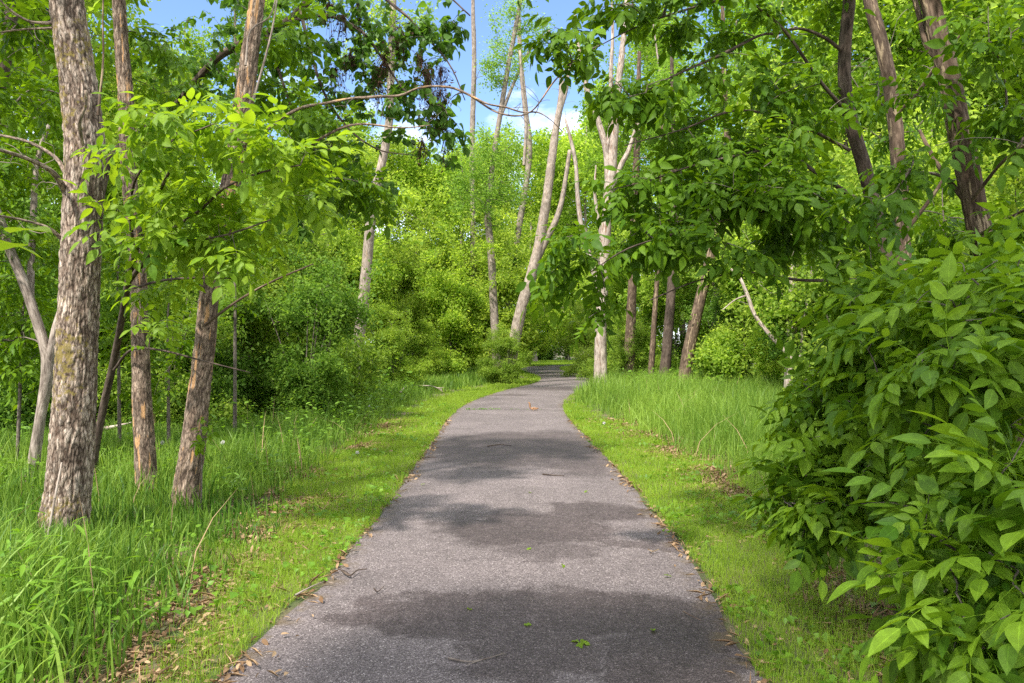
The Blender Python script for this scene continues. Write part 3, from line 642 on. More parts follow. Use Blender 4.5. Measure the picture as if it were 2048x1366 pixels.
hero('bark_shoots', 'leafy shoots sprouting low on the leaning trunk with orange bark', 'sprout',
     [(404, 960, 7.05, 3), (405, 900, 7.03, 3), (412, 850, 7.0, 2)], B_twig, blobs=[(412, 870, 7.0, 26, 50, .12, 10)], tm=ELM, mat=M_sap, leaf=dict(per=6, zone=.15, sc=.075, rtip=.0015), base_flare=False, seg=6)
# dark sapling carrying the bright foreground leaves
hero('ash_sapling', 'dark slender sapling spreading bright yellow green leaves between the left trunks', 'sapling',
     [(188, 960, 8.2, 15), (192, 900, 8.1, 14), (208, 810, 8.0, 14), (228, 720, 7.8, 14), (243, 640, 7.5, 13), (253, 580, 7.2, 13), (266, 520, 6.8, 12), (285, 460, 6.3, 11), (310, 400, 5.9, 8), (340, 340, 5.6, 6)],
     B_dark, seg=12,
     limbs=[[(256, 565, 7.1, 10), (290, 520, 6.6, 9), (330, 470, 6.1, 8), (400, 420, 5.7, 6), (450, 375, 5.4, 5), (520, 345, 5.2, 4), (600, 330, 5.1, 3)], [(268, 515, 6.8, 8), (262, 440, 6.4, 6), (270, 360, 6.0, 5), (330, 290, 5.6, 4), (420, 250, 5.3, 3)],
            [(270, 575, 7.1, 6), (330, 560, 6.7, 5), (420, 555, 6.3, 4), (500, 560, 6.0, 3)], [(228, 740, 7.7, 6), (262, 700, 7.5, 5), (320, 700, 7.2, 4), (400, 720, 6.9, 3), (500, 745, 6.5, 2)], [(330, 470, 6.1, 6), (380, 480, 5.8, 5), (450, 470, 5.5, 4), (540, 440, 5.3, 3)]],
     blobs=[(400, 240, 5.3, 160, 25, .4, 15), (540, 300, 5.2, 90, 45, .4, 9), (320, 320, 5.7, 110, 40, .5, 9), (360, 395, 5.6, 150, 30, .5, 11), (590, 370, 5.2, 55, 40, .35, 6), (420, 475, 5.7, 140, 30, .5, 12), (280, 440, 5.6, 80, 30, .4, 6), (520, 500, 5.6, 60, 40, .4, 4), (330, 560, 6.6, 90, 35, .5, 5), (300, 640, 7.2, 60, 50, .5, 3)],
     tm=ASH, mat=M_sap, leaf=dict(per=5, zone=.34, sc=.98, droop=.12, upj=.28, rtip=.0022, rmax=.012, rmean=.6))
hero('forked_tree', 'thin forked tree with pinkish bark at the left behind the thick trunk', 'tree',
     [(62, 975, 8.4, 24), (72, 900, 8.4, 22), (84, 820, 8.4, 20), (97, 740, 8.4, 26), (88, 690, 8.4, 20), (66, 620, 8.4, 20), (45, 560, 8.4, 20), (20, 500, 8.4, 18), (0, 440, 8.4, 17), (-40, 330, 8.4, 14)], B_grey, ext=3., seg=20, rough=.006,
     limbs=[[(97, 740, 8.4, 20), (112, 660, 8.4, 18), (135, 580, 8.6, 15), (150, 480, 8.8, 12)], [(60, 610, 8.5, 15), (62, 520, 8.6, 14), (66, 430, 8.7, 13), (72, 330, 8.8, 11), (95, 250, 8.9, 9)]],
     blobs=[(30, 300, 9.2, 110, 110, .8, 24), (70, 150, 9.2, 110, 100, .8, 20), (30, 560, 9.6, 70, 70, .8, 12), (20, 700, 9., 60, 60, .8, 10)], tm=ASHM, mat=M_over, tint=(1.25, 1.2, 1), leaf=dict(per=6, zone=.5, sc=.85, rmax=.02))
hero('edge_tree', 'dark leaning trunk cut off by the left edge of the picture', 'tree',
     [(-110, 1000, 9., 34), (-80, 700, 9., 30), (-45, 420, 9., 27), (-12, 220, 9., 26), (8, 120, 9., 26), (25, 0, 9., 24), (40, -100, 9., 22)], B_dark, ext=3., seg=16,
     blobs=[(0, 120, 9.6, 120, 120, .8, 20), (60, 250, 9.8, 90, 70, .8, 12)], tm=ASHM, mat=M_over, tint=(1.2, 1.15, 1), leaf=dict(per=6, zone=.5, rmax=.02))
# tree that leans over the path with round dark leaves and hanging brown seed bunches
linden = hero('linden_tree', 'tall tree leaning over the path with dark round leaves and hanging brown seeds', 'tree',
     [(165, 960, 9.8, 26), (172, 700, 9.8, 22), (188, 480, 9.7, 20), (215, 330, 9.6, 18), (280, 262, 9.5, 16), (348, 213, 9.4, 15), (400, 150, 9.3, 14), (440, 110, 9.2, 15), (500, 78, 9.1, 16), (570, 45, 9.0, 15), (630, -15, 8.9, 14), (700, -90, 8.8, 15)], B_dark, seg=18, ext=1.2,
     limbs=[[(570, 45, 9.0, 9), (650, 30, 8.7, 7), (720, 60, 8.5, 6), (760, 110, 8.4, 5), (800, 170, 8.3, 4), (830, 200, 8.3, 3)], [(630, -15, 8.9, 10), (720, -30, 8.6, 8), (800, 20, 8.4, 6), (850, 70, 8.3, 4), (900, 130, 8.2, 3), (930, 200, 8.2, 2)], [(660, -40, 8.9, 8), (780, -60, 8.6, 6), (880, -20, 8.4, 4), (940, 30, 8.3, 3)],
            [(600, 20, 8.9, 8), (620, 100, 8.6, 6), (650, 190, 8.5, 5), (700, 260, 8.5, 4), (760, 300, 8.4, 3), (830, 310, 8.4, 2)], [(530, 60, 9., 8), (560, 150, 8.8, 6), (600, 260, 8.7, 5), (650, 330, 8.6, 3), (730, 370, 8.6, 2)]],
     blobs=[(700, 40, 8.5, 130, 60, .6, 40), (790, 110, 8.4, 110, 70, .6, 44), (870, 60, 8.4, 90, 55, .5, 30), (720, 170, 8.5, 110, 60, .6, 36), (830, 230, 8.3, 90, 60, .5, 36), (650, 280, 8.6, 80, 50, .5, 20), (900, 290, 8.3, 40, 45, .4, 10), (690, 330, 8.6, 80, 45, .5, 22), (620, 420, 8.7, 90, 60, .5, 22), (600, 90, 8.8, 90, 70, .6, 20), (760, 380, 8.6, 40, 30, .3, 7), (500, 20, 9., 110, 60, .6, 24), (420, 90, 9.3, 90, 80, .6, 24), (330, 130, 9.4, 90, 90, .6, 22), (560, 170, 8.8, 60, 70, .5, 12), (440, 200, 9.4, 80, 50, .5, 14)],
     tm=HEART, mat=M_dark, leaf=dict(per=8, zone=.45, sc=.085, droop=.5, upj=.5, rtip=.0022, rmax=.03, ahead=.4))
lb = np.array(linden.location)
for (x, y, s) in [(655, 30, 1.), (700, 130, .9), (668, 165, 1.), (648, 250, .8), (770, 135, 1.2), (800, 75, 1.), (835, 130, 1.), (855, 185, 1.3), (880, 215, 1.2), (862, 240, 1.2), (900, 285, 1.0), (845, 300, .9), (760, 190, 1.), (880, 165, 1.1), (690, 60, .9), (720, 30, .9), (665, 300, .8)]:
    b = MB(); n = int(64*s); c = P(x, y, 8.2)+rng.normal(size=3)*.02
    pos = c+rng.normal(size=(n, 3))*np.array([.058, .058, .11])*s; d = rv(n); d[:, 2] = -np.abs(d[:, 2])-.4
    scatter(b, [single('lo', .35, 0, 3), single('lo', .5, 0, 4)], pos, d, rv(n), rng.uniform(.025, .05, n), rng.uniform(0, 1, n))
    st = np.repeat((c+np.array([0, 0, .13*s]))[None, None], n, 0); tubes(b, np.concatenate([st, (st+pos[:, None])/2+np.array([0, 0, .02]), pos[:, None]], 1), np.full((n, 3), .0016), 3)
    b.build('seed_cluster', M_seed, linden, lb)
# big pale leaves reaching in from the left edge
hero('edge_sapling', 'young sapling with large pale leaves reaching in at the left edge of the picture', 'sapling',
     [(-250, 1400, 1.7, 8), (-220, 1050, 1.65, 8), (-170, 800, 1.5, 7), (-110, 640, 1.4, 5), (-60, 575, 1.35, 4)], B_twig, seg=8, blobs=[(-95, 680, 1.3, 10, 10, .04, 1), (-80, 550, 1.35, 10, 10, .04, 1)], tm=ASH, mat=M_sap, leaf=dict(per=2, zone=.06, sc=.8, droop=.25, rtip=.002, rmax=.004, rmean=.7, upj=.2))

# --- middle distance, left of the path
hero('pale_tree', 'tall slender pale trunk standing alone among bushes left of the path', 'tree',
     [(706, 800, 22, 26), (709, 750, 22, 25), (716, 690, 22, 23), (726, 610, 22, 22), (735, 510, 22, 21), (745, 410, 22, 19), (765, 320, 22, 17), (778, 240, 22, 16), (782, 120, 22, 15), (786, 0, 22, 13), (790, -90, 22, 11)], B_pale, ext=2., seg=24, rough=.012,
     blobs=[(800, 20, 22, 110, 90, 1.5, 20), (740, 130, 22.5, 70, 60, 1.2, 12)], tm=[tuft(12, k, .2, .11, .55) for k in range(3)], mat=M_maple, leaf=dict(per=6, zone=1., rmax=.04))
hero('upright_tree', 'upright grey trunk left of the leaning pair where the path bends', 'tree',
     [(994, 745, 33, 19), (992, 700, 33, 17), (987, 600, 33, 16), (982, 500, 33, 15), (976, 430, 33, 14), (985, 330, 33, 11), (1000, 230, 33, 10), (1015, 140, 33, 10), (1030, 60, 33, 9), (1044, -20, 33, 7)], B_grey, seg=16, ext=1.5,
     limbs=[[(1000, 235, 33, 7), (1030, 160, 33, 6), (1060, 100, 33, 5), (1100, 60, 33, 4)]],
     blobs=[(975, 380, 33, 85, 75, 2., 90), (950, 310, 33, 60, 50, 1.6, 40), (1005, 120, 33, 50, 60, 1.3, 30), (1030, 30, 33, 50, 40, 1.2, 22), (975, 150, 33, 30, 30, .8, 8), (1070, 80, 33, 40, 40, 1., 9), (1020, 300, 33, 40, 40, 1., 12)], tm=[tuft(12, k+5, .2, .10, .6) for k in range(3)], mat=M_maple, tint=(.85, .95, 1.), leaf=dict(per=6, zone=1., rmax=.05, rtip=.006))
hero('leaning_snag', 'leaning pale trunk with forked broken top beside the bend in the path', 'tree',
     [(1018, 740, 31, 26), (1027, 690, 31, 24), (1042, 620, 31, 23), (1060, 560, 31, 22), (1076, 500, 31, 21), (1090, 420, 31, 19), (1100, 350, 31, 18), (1110, 270, 31, 15), (1120, 210, 31, 13), (1124, 165, 31, 9), (1118, 145, 31, 4)], B_pale, seg=20, rough=.02,
     limbs=[[(1072, 525, 31, 15), (1092, 480, 31, 14), (1112, 440, 31, 12), (1125, 395, 31, 10), (1140, 300, 31, 8)], [(1118, 230, 31, 9), (1132, 180, 31, 8), (1138, 140, 31, 6), (1143, 128, 31, 3)], [(1120, 200, 31, 7), (1122, 120, 31, 5), (1118, 80, 31, 2)], [(1048, 330, 31, 6), (1052, 250, 31, 7), (1045, 180, 31, 7), (1040, 100, 31, 4)]],
     bare=[dict(blobs=[(1100, 160, 31, 60, 60, .8, 18), (1140, 220, 31, 40, 60, .8, 10)], rtip=.006, rmax=.02, mat=B_grey)])
hero('dead_tree', 'bleached dead tree with several bare stems right of the path', 'dead tree',
     [(1202, 790, 24.5, 32), (1201, 740, 24.5, 27), (1202, 660, 24.5, 24), (1207, 560, 24.5, 22), (1212, 470, 24.5, 21), (1220, 370, 24.5, 23), (1228, 280, 24.5, 17), (1236, 180, 24.5, 14), (1246, 90, 24.5, 12), (1256, -20, 24.5, 9), (1262, -110, 24.5, 6)], B_dead, seg=24, rough=.02,
     limbs=[[(1199, 590, 24.5, 11), (1182, 520, 24.5, 11), (1166, 470, 24.5, 10), (1156, 400, 24.5, 9), (1152, 330, 24.5, 8), (1142, 280, 24.5, 7), (1130, 235, 24.5, 4)], [(1218, 390, 24.5, 14), (1212, 300, 24.5, 13), (1196, 240, 24.5, 12), (1180, 200, 24.5, 9), (1168, 140, 24.5, 9), (1155, 80, 24.5, 6), (1150, 20, 24.5, 4)], [(1222, 380, 24.5, 12), (1240, 335, 24.5, 11), (1258, 300, 24.5, 9), (1270, 262, 24.5, 6), (1282, 240, 24.5, 4)],
            [(1214, 300, 24.5, 8), (1222, 240, 24.5, 9), (1222, 150, 24.5, 8), (1226, 60, 24.5, 6), (1222, -20, 24.5, 4)], [(1208, 540, 24.5, 7), (1200, 460, 24.5, 6), (1190, 390, 24.5, 6), (1192, 330, 24.5, 3)]],
     bare=[dict(blobs=[(1170, 150, 24.5, 50, 100, .8, 14), (1250, 180, 24.5, 40, 120, .8, 12), (1160, 390, 24.5, 40, 60, .7, 8)], rtip=.005, rmax=.02)])
for (nm, lab, tr, bk) in [
    ('thin_stem_tree', 'thin dark bare stem rising behind the round leaves above the path', [(948, 745, 40, 11), (946, 500, 40, 11), (944, 300, 40, 11), (948, 130, 40, 10), (946, 20, 40, 8), (946, -60, 40, 5)], B_grey),
    ('bare_pole_tree', 'bare crooked stem against the sky left of the broken snag', [(1003, 742, 46, 14), (1028, 520, 46, 13), (1058, 320, 46, 12), (1051, 220, 46, 11), (1042, 130, 46, 10), (1038, 40, 46, 8), (1040, -30, 46, 5)], B_grey),
    ('brown_tree', 'brown trunk leaning right at the back of the meadow', [(1368, 770, 23.5, 30), (1378, 700, 23.5, 26), (1393, 630, 23.5, 23), (1412, 555, 23.5, 21), (1432, 470, 23.5, 19), (1448, 380, 23.5, 17), (1455, 280, 23.5, 14), (1450, 180, 23.5, 12)], B_brown),
    ('dark_stem_tree', 'dark upright trunk left of the brown leaning one behind the meadow', [(1328, 765, 25, 24), (1334, 700, 25, 21), (1340, 620, 25, 19), (1346, 520, 25, 17), (1350, 400, 25, 14), (1346, 250, 25, 11)], B_dark),
    ('shaded_tree', 'grey brown trunk in shade just right of the bleached dead tree', [(1250, 775, 27, 30), (1258, 720, 27, 24), (1262, 640, 27, 20), (1266, 540, 27, 17), (1270, 400, 27, 15), (1276, 250, 27, 12)], B_brown),
    ('pole_tree', 'thin brown pole of a tree between the two darker trunks behind the meadow', [(1300, 765, 26, 13), (1305, 700, 26, 12), (1310, 620, 26, 10), (1318, 500, 26, 9), (1322, 380, 26, 7)], B_brown),
    ('hidden_tree', 'grey trunk with a snapped top deep behind the meadow', [(1432, 760, 34, 22), (1432, 660, 34, 20), (1434, 560, 34, 18), (1436, 490, 34, 17)], B_grey),
    ('back_pole', 'slim dark stem showing through leaves right of the snapped trunk', [(1470, 760, 30, 11), (1472, 640, 30, 10), (1478, 500, 30, 9), (1480, 380, 30, 7)], B_dark)]:
    tops = tr[-1]
    hero(nm, lab, 'tree', tr, bk, seg=16, rough=.012, ext=0 if nm in ('hidden_tree',) else 2.5,
         blobs=[] if nm in ('hidden_tree', 'thin_stem_tree', 'bare_pole_tree') else [(tops[0]+10, tops[1]-20, tops[2], 110, 110, 2., 26)], tm=[tuft(12, k+8, .2, .11, .55) for k in range(3)], mat=M_wood_leaf, leaf=dict(per=6, zone=1., rmax=.04, rtip=.006))
hero('dead_stub_tree', 'pale dead trunk draped with white drooping twigs at the right of the meadow', 'dead tree',
     [(1580, 770, 17.5, 24), (1583, 700, 17.5, 22), (1585, 600, 17.5, 21), (1588, 520, 17.5, 19), (1587, 450, 17.5, 18), (1583, 380, 17.5, 15), (1590, 280, 17.5, 12)], B_dead, seg=20, rough=.015,
     limbs=[[(1600, 720, 17.3, 8), (1608, 640, 17.3, 9), (1618, 570, 17.3, 8), (1628, 520, 17.3, 6)]],
     bare=[dict(blobs=[(1560, 560, 17.3, 45, 60, .4, 22), (1610, 530, 17.3, 40, 70, .4, 26), (1540, 510, 17.3, 40, 40, .4, 8)], rtip=.003, rmax=.008, bow=.3)])
b = MB(); q, r = trunk_pts([(1570, 702, 17.2, 8), (1540, 670, 17.3, 8), (1510, 630, 17.5, 8), (1495, 590, 17.6, 8), (1480, 555, 17.7, 6), (1462, 538, 17.8, 4)], 24); tube(b, q, r, 8, lump=.1)
q, r = trunk_pts([(1582, 712, 17.2, 8), (1578, 790, 17.2, 9), (1575, 832, 17.2, 10)], 8); tube(b, q, r, 8, lump=.1)
q, r = trunk_pts([(1495, 590, 17.6, 4), (1470, 600, 17.6, 3), (1445, 620, 17.6, 2)], 8); tube(b, q, r, 6)
q, r = trunk_pts([(1584, 716, 17.2, 6), (1577, 708, 17.2, 8), (1570, 702, 17.2, 8)], 6); tube(b, q, r, 8)
tag(b.build('arched_branch', B_dead, origin=P(1575, 830, 17.2)), 'white bare branch arching leftward from the pale draped dead trunk', 'branch')

# --- leafy saplings under the left trees
for (x, y, D, tx, ty, tn_, lab) in [(240, 905, 10.5, 235, 560, (1.25, 1.15, 1), 'small leafy sapling growing between the thick and the slender trunk'), (338, 900, 10., 335, 640, (1.1, 1.05, 1), 'low leafy sapling between the slender and the leaning trunk'), (35, 930, 9., 45, 640, (1.3, 1.2, 1), 'leafy sapling at the left edge beside the forked tree'), (470, 850, 12., 470, 470, (1.2, 1.15, 1), 'leafy sapling behind the leaning orange barked trunk'), (-40, 950, 8.5, -10, 420, (1.2, 1.15, 1), 'leafy sapling half cut off by the left edge of the picture')]:
    hero('understory_sapling', lab, 'sapling', [(x, y, D, 8), ((x*2+tx)/3, (y*2+ty)/3, D, 7), ((x+2*tx)/3, (y+2*ty)/3, D, 6), (tx, ty, D, 4), (tx+8, ty-90, D, 2)], B_twig, seg=8, base_flare=False,
         blobs=[(tx+25, ty+20, D, 75, 50, .5, 12), (tx-35, ty-50, D, 65, 50, .5, 9), (tx+15, ty-130, D, 65, 50, .5, 9), (tx, ty+110, D, 80, 50, .5, 9)], tm=ASHM, mat=M_over, tint=tn_, leaf=dict(per=5, zone=.45, sc=.95, rmax=.012, rtip=.002, droop=.2))

# --- right hand group over the path
R_LEAF = dict(per=7, zone=.46, sc=.86, smin=.55, droop=.3, upj=.4, rtip=.003, rmax=.028, rmean=.45, rsd=.24)
hero('overhanging_tree', 'smooth dark brown trunk with long branches arching left over the path', 'tree',
     [(1830, 960, 6.0, 44), (1822, 800, 6.0, 38), (1812, 690, 6.0, 34), (1790, 600, 6.0, 31), (1772, 520, 6.0, 29), (1752, 430, 6.0, 28), (1728, 330, 6.0, 27), (1702, 240, 6.0, 26), (1690, 160, 6.0, 26), (1692, 80, 6.0, 25), (1700, 0, 6.0, 24), (1706, -100, 6.0, 22)], B_dark, seg=32, rough=.004, ext=3., n=200,
     limbs=[[(1690, 105, 6., 8), (1650, 74, 5.9, 7), (1600, 56, 5.8, 6), (1555, 66, 5.7, 6), (1520, 70, 5.6, 5), (1440, 110, 5.5, 6), (1350, 150, 5.4, 4), (1260, 200, 5.3, 3)], [(1752, 430, 6., 14), (1700, 390, 5.8, 11), (1640, 350, 5.7, 9), (1560, 300, 5.6, 7), (1480, 310, 5.5, 5), (1390, 330, 5.4, 4), (1300, 360, 5.3, 3), (1220, 380, 5.2, 2)],
            [(1772, 520, 6., 13), (1700, 450, 5.6, 10), (1620, 400, 5.4, 8), (1540, 420, 5.2, 6), (1450, 440, 5.2, 5), (1340, 470, 5.1, 4), (1250, 500, 5.0, 3), (1180, 545, 5., 2)], [(1700, 230, 6., 9), (1640, 160, 5.8, 7), (1570, 60, 5.6, 6), (1500, 0, 5.5, 4)],
            [(1780, 560, 6., 10), (1700, 560, 5.6, 8), (1600, 560, 5.3, 6), (1500, 545, 5.2, 4), (1400, 560, 5.2, 3), (1300, 600, 5.1, 2)], [(1700, 300, 5.9, 8), (1600, 250, 5.7, 6), (1480, 220, 5.6, 5), (1360, 260, 5.4, 3), (1250, 290, 5.3, 2)], [(1700, -40, 6., 9), (1560, -30, 5.7, 7), (1400, 10, 5.5, 5), (1280, 50, 5.4, 3), (1200, 90, 5.3, 2)]],
     blobs=[(1480, 290, 5.5, 160, 60, .5, 24), (1400, 390, 5.4, 170, 50, .5, 24), (1560, 400, 5.4, 130, 70, .5, 26), (1350, 190, 5.5, 110, 40, .5, 9), (1500, 150, 5.7, 150, 40, .5, 11), (1270, 40, 5.5, 110, 40, .5, 9), (1170, 110, 5.4, 40, 30, .3, 3), (1250, 190, 5.4, 60, 40, .4, 7), (1240, 375, 5.3, 80, 30, .4, 6), (1310, 480, 5.2, 110, 40, .4, 11), (1150, 510, 5.1, 60, 35, .4, 5), (1430, 515, 5.3, 110, 40, .5, 8), (1205, 615, 5.1, 40, 35, .3, 3), (1100, 555, 5.1, 40, 30, .3, 3), (1610, 480, 5.4, 90, 40, .5, 7), (1600, 230, 5.9, 90, 70, .6, 10), (1400, 20, 5.6, 150, 40, .6, 11), (1600, 30, 6.4, 120, 50, .6, 9), (1560, -220, 5.8, 380, 160, 1.2, 60), (1150, -140, 5.6, 200, 110, 1.2, 22), (1110, 60, 5.4, 40, 40, .3, 5)],
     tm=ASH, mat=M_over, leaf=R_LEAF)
hero('crooked_tree', 'rough dark trunk bending between the smooth one and the light brown one', 'tree',
     [(1822, 940, 7.4, 36), (1815, 760, 7.4, 33), (1812, 620, 7.4, 30), (1806, 480, 7.4, 29), (1800, 360, 7.4, 29), (1793, 260, 7.4, 28), (1780, 160, 7.4, 28), (1760, 70, 7.4, 27), (1742, 0, 7.4, 26), (1730, -90, 7.4, 24)], B_brown, seg=32, rough=.010, ext=3., n=220,
     limbs=[[(1790, 230, 7.4, 10), (1840, 180, 7.2, 8), (1880, 120, 7., 6), (1930, 60, 6.8, 4)], [(1806, 470, 7.4, 9), (1860, 400, 7.3, 8), (1900, 340, 7.2, 6)]],
     blobs=[(1850, 250, 8., 140, 100, .6, 16), (1820, 90, 8.1, 150, 80, .6, 12), (1680, 180, 8.2, 100, 100, .6, 10), (1900, 430, 8.1, 110, 80, .6, 16), (1690, 480, 8., 100, 80, .6, 14)], tm=ASHM, mat=M_over, leaf=dict(R_LEAF, per=6))
hero('patchy_tree', 'light brown patchy trunk leaning left at the right side of the picture', 'tree',
     [(2060, 940, 5.2, 62), (2030, 780, 5.2, 57), (2000, 650, 5.2, 53), (1980, 560, 5.2, 50), (1957, 450, 5.2, 47), (1937, 340, 5.2, 45), (1915, 240, 5.2, 44), (1896, 140, 5.2, 42), (1876, 60, 5.2, 40), (1862, 0, 5.2, 38), (1845, -90, 5.2, 36)], B_brown, seg=80, rough=.012, ext=3., n=420,
     limbs=[[(1930, 400, 5.2, 12), (1890, 350, 5.3, 10), (1860, 300, 5.4, 8), (1840, 260, 5.5, 6)], [(1890, 130, 5.2, 12), (1855, 90, 5.25, 12), (1840, 30, 5.3, 11), (1820, -40, 5.4, 9)], [(1945, 400, 5.1, 8), (2000, 330, 4.8, 6), (2050, 290, 4.5, 5)], [(1960, 470, 5.15, 8), (2010, 440, 4.9, 6), (2070, 410, 4.6, 5)]],
     blobs=[(1990, 60, 4.7, 80, 60, .5, 9), (1840, 180, 4.9, 70, 30, .4, 4), (2020, 250, 4.7, 60, 80, .5, 9), (1800, 330, 4.9, 90, 40, .4, 6), (2040, 430, 4.7, 50, 60, .4, 6), (1740, 430, 4.9, 90, 50, .4, 8), (1710, 540, 4.8, 70, 40, .4, 6), (1870, 460, 5.4, 50, 50, .4, 4), (1960, -200, 5., 300, 130, 1.1, 40)], tm=ASH, mat=M_over, leaf=dict(R_LEAF, rmean=.4))

# --- big leaved shrubs filling the right foreground
def shrub(name, label, x, D, blobs, stems=5, n=None, mat=M_bush, tm=ASH, leaf=None, tint=None):
    base = np.array([x, D, 0.])
    root = thing(name, label, 'shrub', base)
    tg = np.concatenate([ell(c, r, k, .25) for c, r, k in blobs]); tg = tg[tg[:, 2] > .12]
    sk = []; wb = MB()
    for k in range(stems):
        b0 = base+np.array([rng.normal()*.12, rng.normal()*.12, 0]); t = tg[rng.integers(0, len(tg))]
        q = catmull([[*b0, 0], [*(b0*.7+t*.3+np.array([0, 0, .3])), 0], [*t, 0]], 16)[:, :3]
        tube(wb, q, np.linspace(.016, .004, 16), 7, lump=.1); sk.append(q[2:])
    lb_ = MB(); foliage(wb, lb_, np.concatenate(sk), tg, tm, **leaf)
    wb.build('stem_sprays', B_twig, root, base); o = lb_.build('foliage', mat, root, base)
    if tint: o.color = (*tint, 1)
    return root
BL = dict(per=5, zone=.34, sc=.94, smin=.5, droop=.16, upj=.38, rtip=.0024, rmax=.014, rmean=.55, rsd=.26, ahead=.8)
shrub('leafy_shrub', 'large dark green shrub whose lowest leaves hang over the right verge', 2.5, 4.6,
      [(P(1640, 985, 4.3), (.24, .4, .20), 22), (P(1700, 880, 4.4), (.40, .45, .30), 36), (P(1760, 1000, 4.2), (.40, .5, .22), 27), (P(1710, 790, 4.6), (.24, .4, .22), 18), (P(1800, 780, 4.3), (.5, .5, .4), 42), (P(1880, 930, 4.), (.42, .4, .34), 28), (P(1590, 1050, 4.25), (.10, .2, .08), 5)], leaf=BL)
shrub('ash_shrub', 'tall shrub of drooping leaves in front of the light brown patchy trunk', 2.7, 3.9,
      [(P(1900, 700, 3.6), (.45, .4, .32), 46), (P(2000, 640, 3.2), (.35, .35, .28), 32), (P(1830, 650, 4.2), (.40, .4, .32), 40), (P(1790, 650, 4.6), (.30, .4, .26), 24), (P(1980, 800, 3.1), (.40, .35, .35), 42), (P(2060, 560, 3.3), (.3, .3, .25), 16)], leaf=dict(BL, rmean=.62))
shrub('broadleaf_shrub', 'nearest shrub with big bright leaves in the lower right corner', 1.95, 2.75,
      [(P(2020, 1060, 2.6), (.26, .3, .28), 28), (P(1975, 1180, 2.55), (.20, .25, .14), 12), (P(1930, 1300, 2.5), (.18, .2, .12), 9), (P(2050, 1250, 2.4), (.25, .25, .22), 18), (P(2040, 900, 2.7), (.2, .25, .2), 14)], leaf=dict(BL, rmean=.68, sc=.95))

# ------------------------------------------------------------------ background trees and shrubs built once per kind, then copied
def crown_proto(kind, seed):
    global rng
    keep = rng; rng = np.random.default_rng(1000+seed)
    wb, lb_ = MB(), MB(); h = dict(maple=10.5, tall=15., young=5.0, bush=2.8, fine=3.0)[kind]
    lean = rng.normal(size=2)*.04*h
    if kind in ('maple', 'tall'):
        z = np.linspace(0, h*.93, 26); p = np.c_[lean[0]*(z/h)**1.5+.12*np.sin(z*.7+seed), lean[1]*(z/h)**1.5+.12*np.cos(z*.6+seed), z]
        r = np.interp(z, [0, .4, h*.93], [.17, .12, .02])*(1.15 if kind == 'tall' else .9)
        tube(wb, p, r, 14, .01, lump=.1); skel = p[6:]
        blobs = []; nb = 15 if kind == 'maple' else 18
        for k in range(nb):
            zz = h*(rng.uniform(.16, .97) if kind == 'maple' else rng.uniform(.30, 1.0)); a = rng.uniform(0, 6.28); prof = math.sin(math.pi*min(1, max(.1, (zz/h-.05)/.98)))**.6
            rr = (2.1 if kind == 'maple' else 2.4)*prof*rng.uniform(.45, 1.0); blobs.append(ell((p[-1, 0]*zz/h+rr*math.cos(a), p[-1, 1]*zz/h+rr*math.sin(a), zz), (1.15, 1.15, 1.0), 24))
        tg = np.concatenate(blobs)
        tm = [tuft(12, seed*10+k, .20, .125 if kind == 'maple' else .13, .66) for k in range(4)]
        foliage(wb, lb_, skel, tg, tm, sc=1., per=6 if kind == 'maple' else 5, zone=.9, droop=.2, upj=.5, rtip=.006, rmax=.07, rsd=.26)
    else:
        ns = dict(young=3, bush=7, fine=8)[kind]; sk = []; blobs = []
        for k in range(ns):
            a = rng.uniform(0, 6.28); R = dict(young=.9, bush=1.1, fine=1.0)[kind]*rng.uniform(.3, 1); z = np.linspace(0, h*rng.uniform(.6, .95), 12)
            p = np.c_[R*math.cos(a)*(z/h)**1.2, R*math.sin(a)*(z/h)**1.2, z]; tube(wb, p, np.linspace(.04 if kind == 'young' else .022, .006, 12), 7, lump=.1); sk.append(p[2:])
        for k in range(12):
            zz = h*rng.uniform(.08, .95); a = rng.uniform(0, 6.28); rr = dict(young=1.1, bush=1.05, fine=1.0)[kind]*math.sin(math.pi*min(1, .22+.75*zz/h))**.6*rng.uniform(.3, 1.)
            blobs.append(ell((rr*math.cos(a), rr*math.sin(a), zz), (.72, .72, .42 if kind != 'young' else .55), 20))
        sh = np.c_[rng.normal(size=(34, 2))*h*.24, h*rng.uniform(.75, 1.3, 34)]; tg = np.concatenate(blobs+[sh]); tg = tg[tg[:, 2] > .1]
        ll = dict(young=.115, bush=.075, fine=.062)[kind]; tm = [tuft(16, seed*10+k, .11 if kind != 'young' else .16, ll, .6) for k in range(4)]
        foliage(wb, lb_, np.concatenate(sk), tg, tm, sc=1., per=8 if kind == 'young' else 8, zone=.6, droop=.15, upj=.6, rtip=.004, rmax=.03, rsd=.2)
    bark = B_grey if kind in ('maple', 'tall') else B_twig
    res = wb.mesh('trunk' if kind in ('maple', 'tall', 'young') else 'stem_sprays', bark), lb_.mesh('crown' if kind in ('maple', 'tall', 'young') else 'foliage', {'maple': M_maple, 'tall': M_wood_leaf, 'young': M_maple, 'bush': M_shrub, 'fine': M_shrub}[kind])
    rng = keep
    return res
PROTO = {}
def proto(kind, v):
    if (kind, v) not in PROTO: PROTO[(kind, v)] = crown_proto(kind, {'maple': 1, 'tall': 5, 'young': 9, 'bush': 13, 'fine': 17}[kind]+v)
    return PROTO[(kind, v)]
FIRST = {}
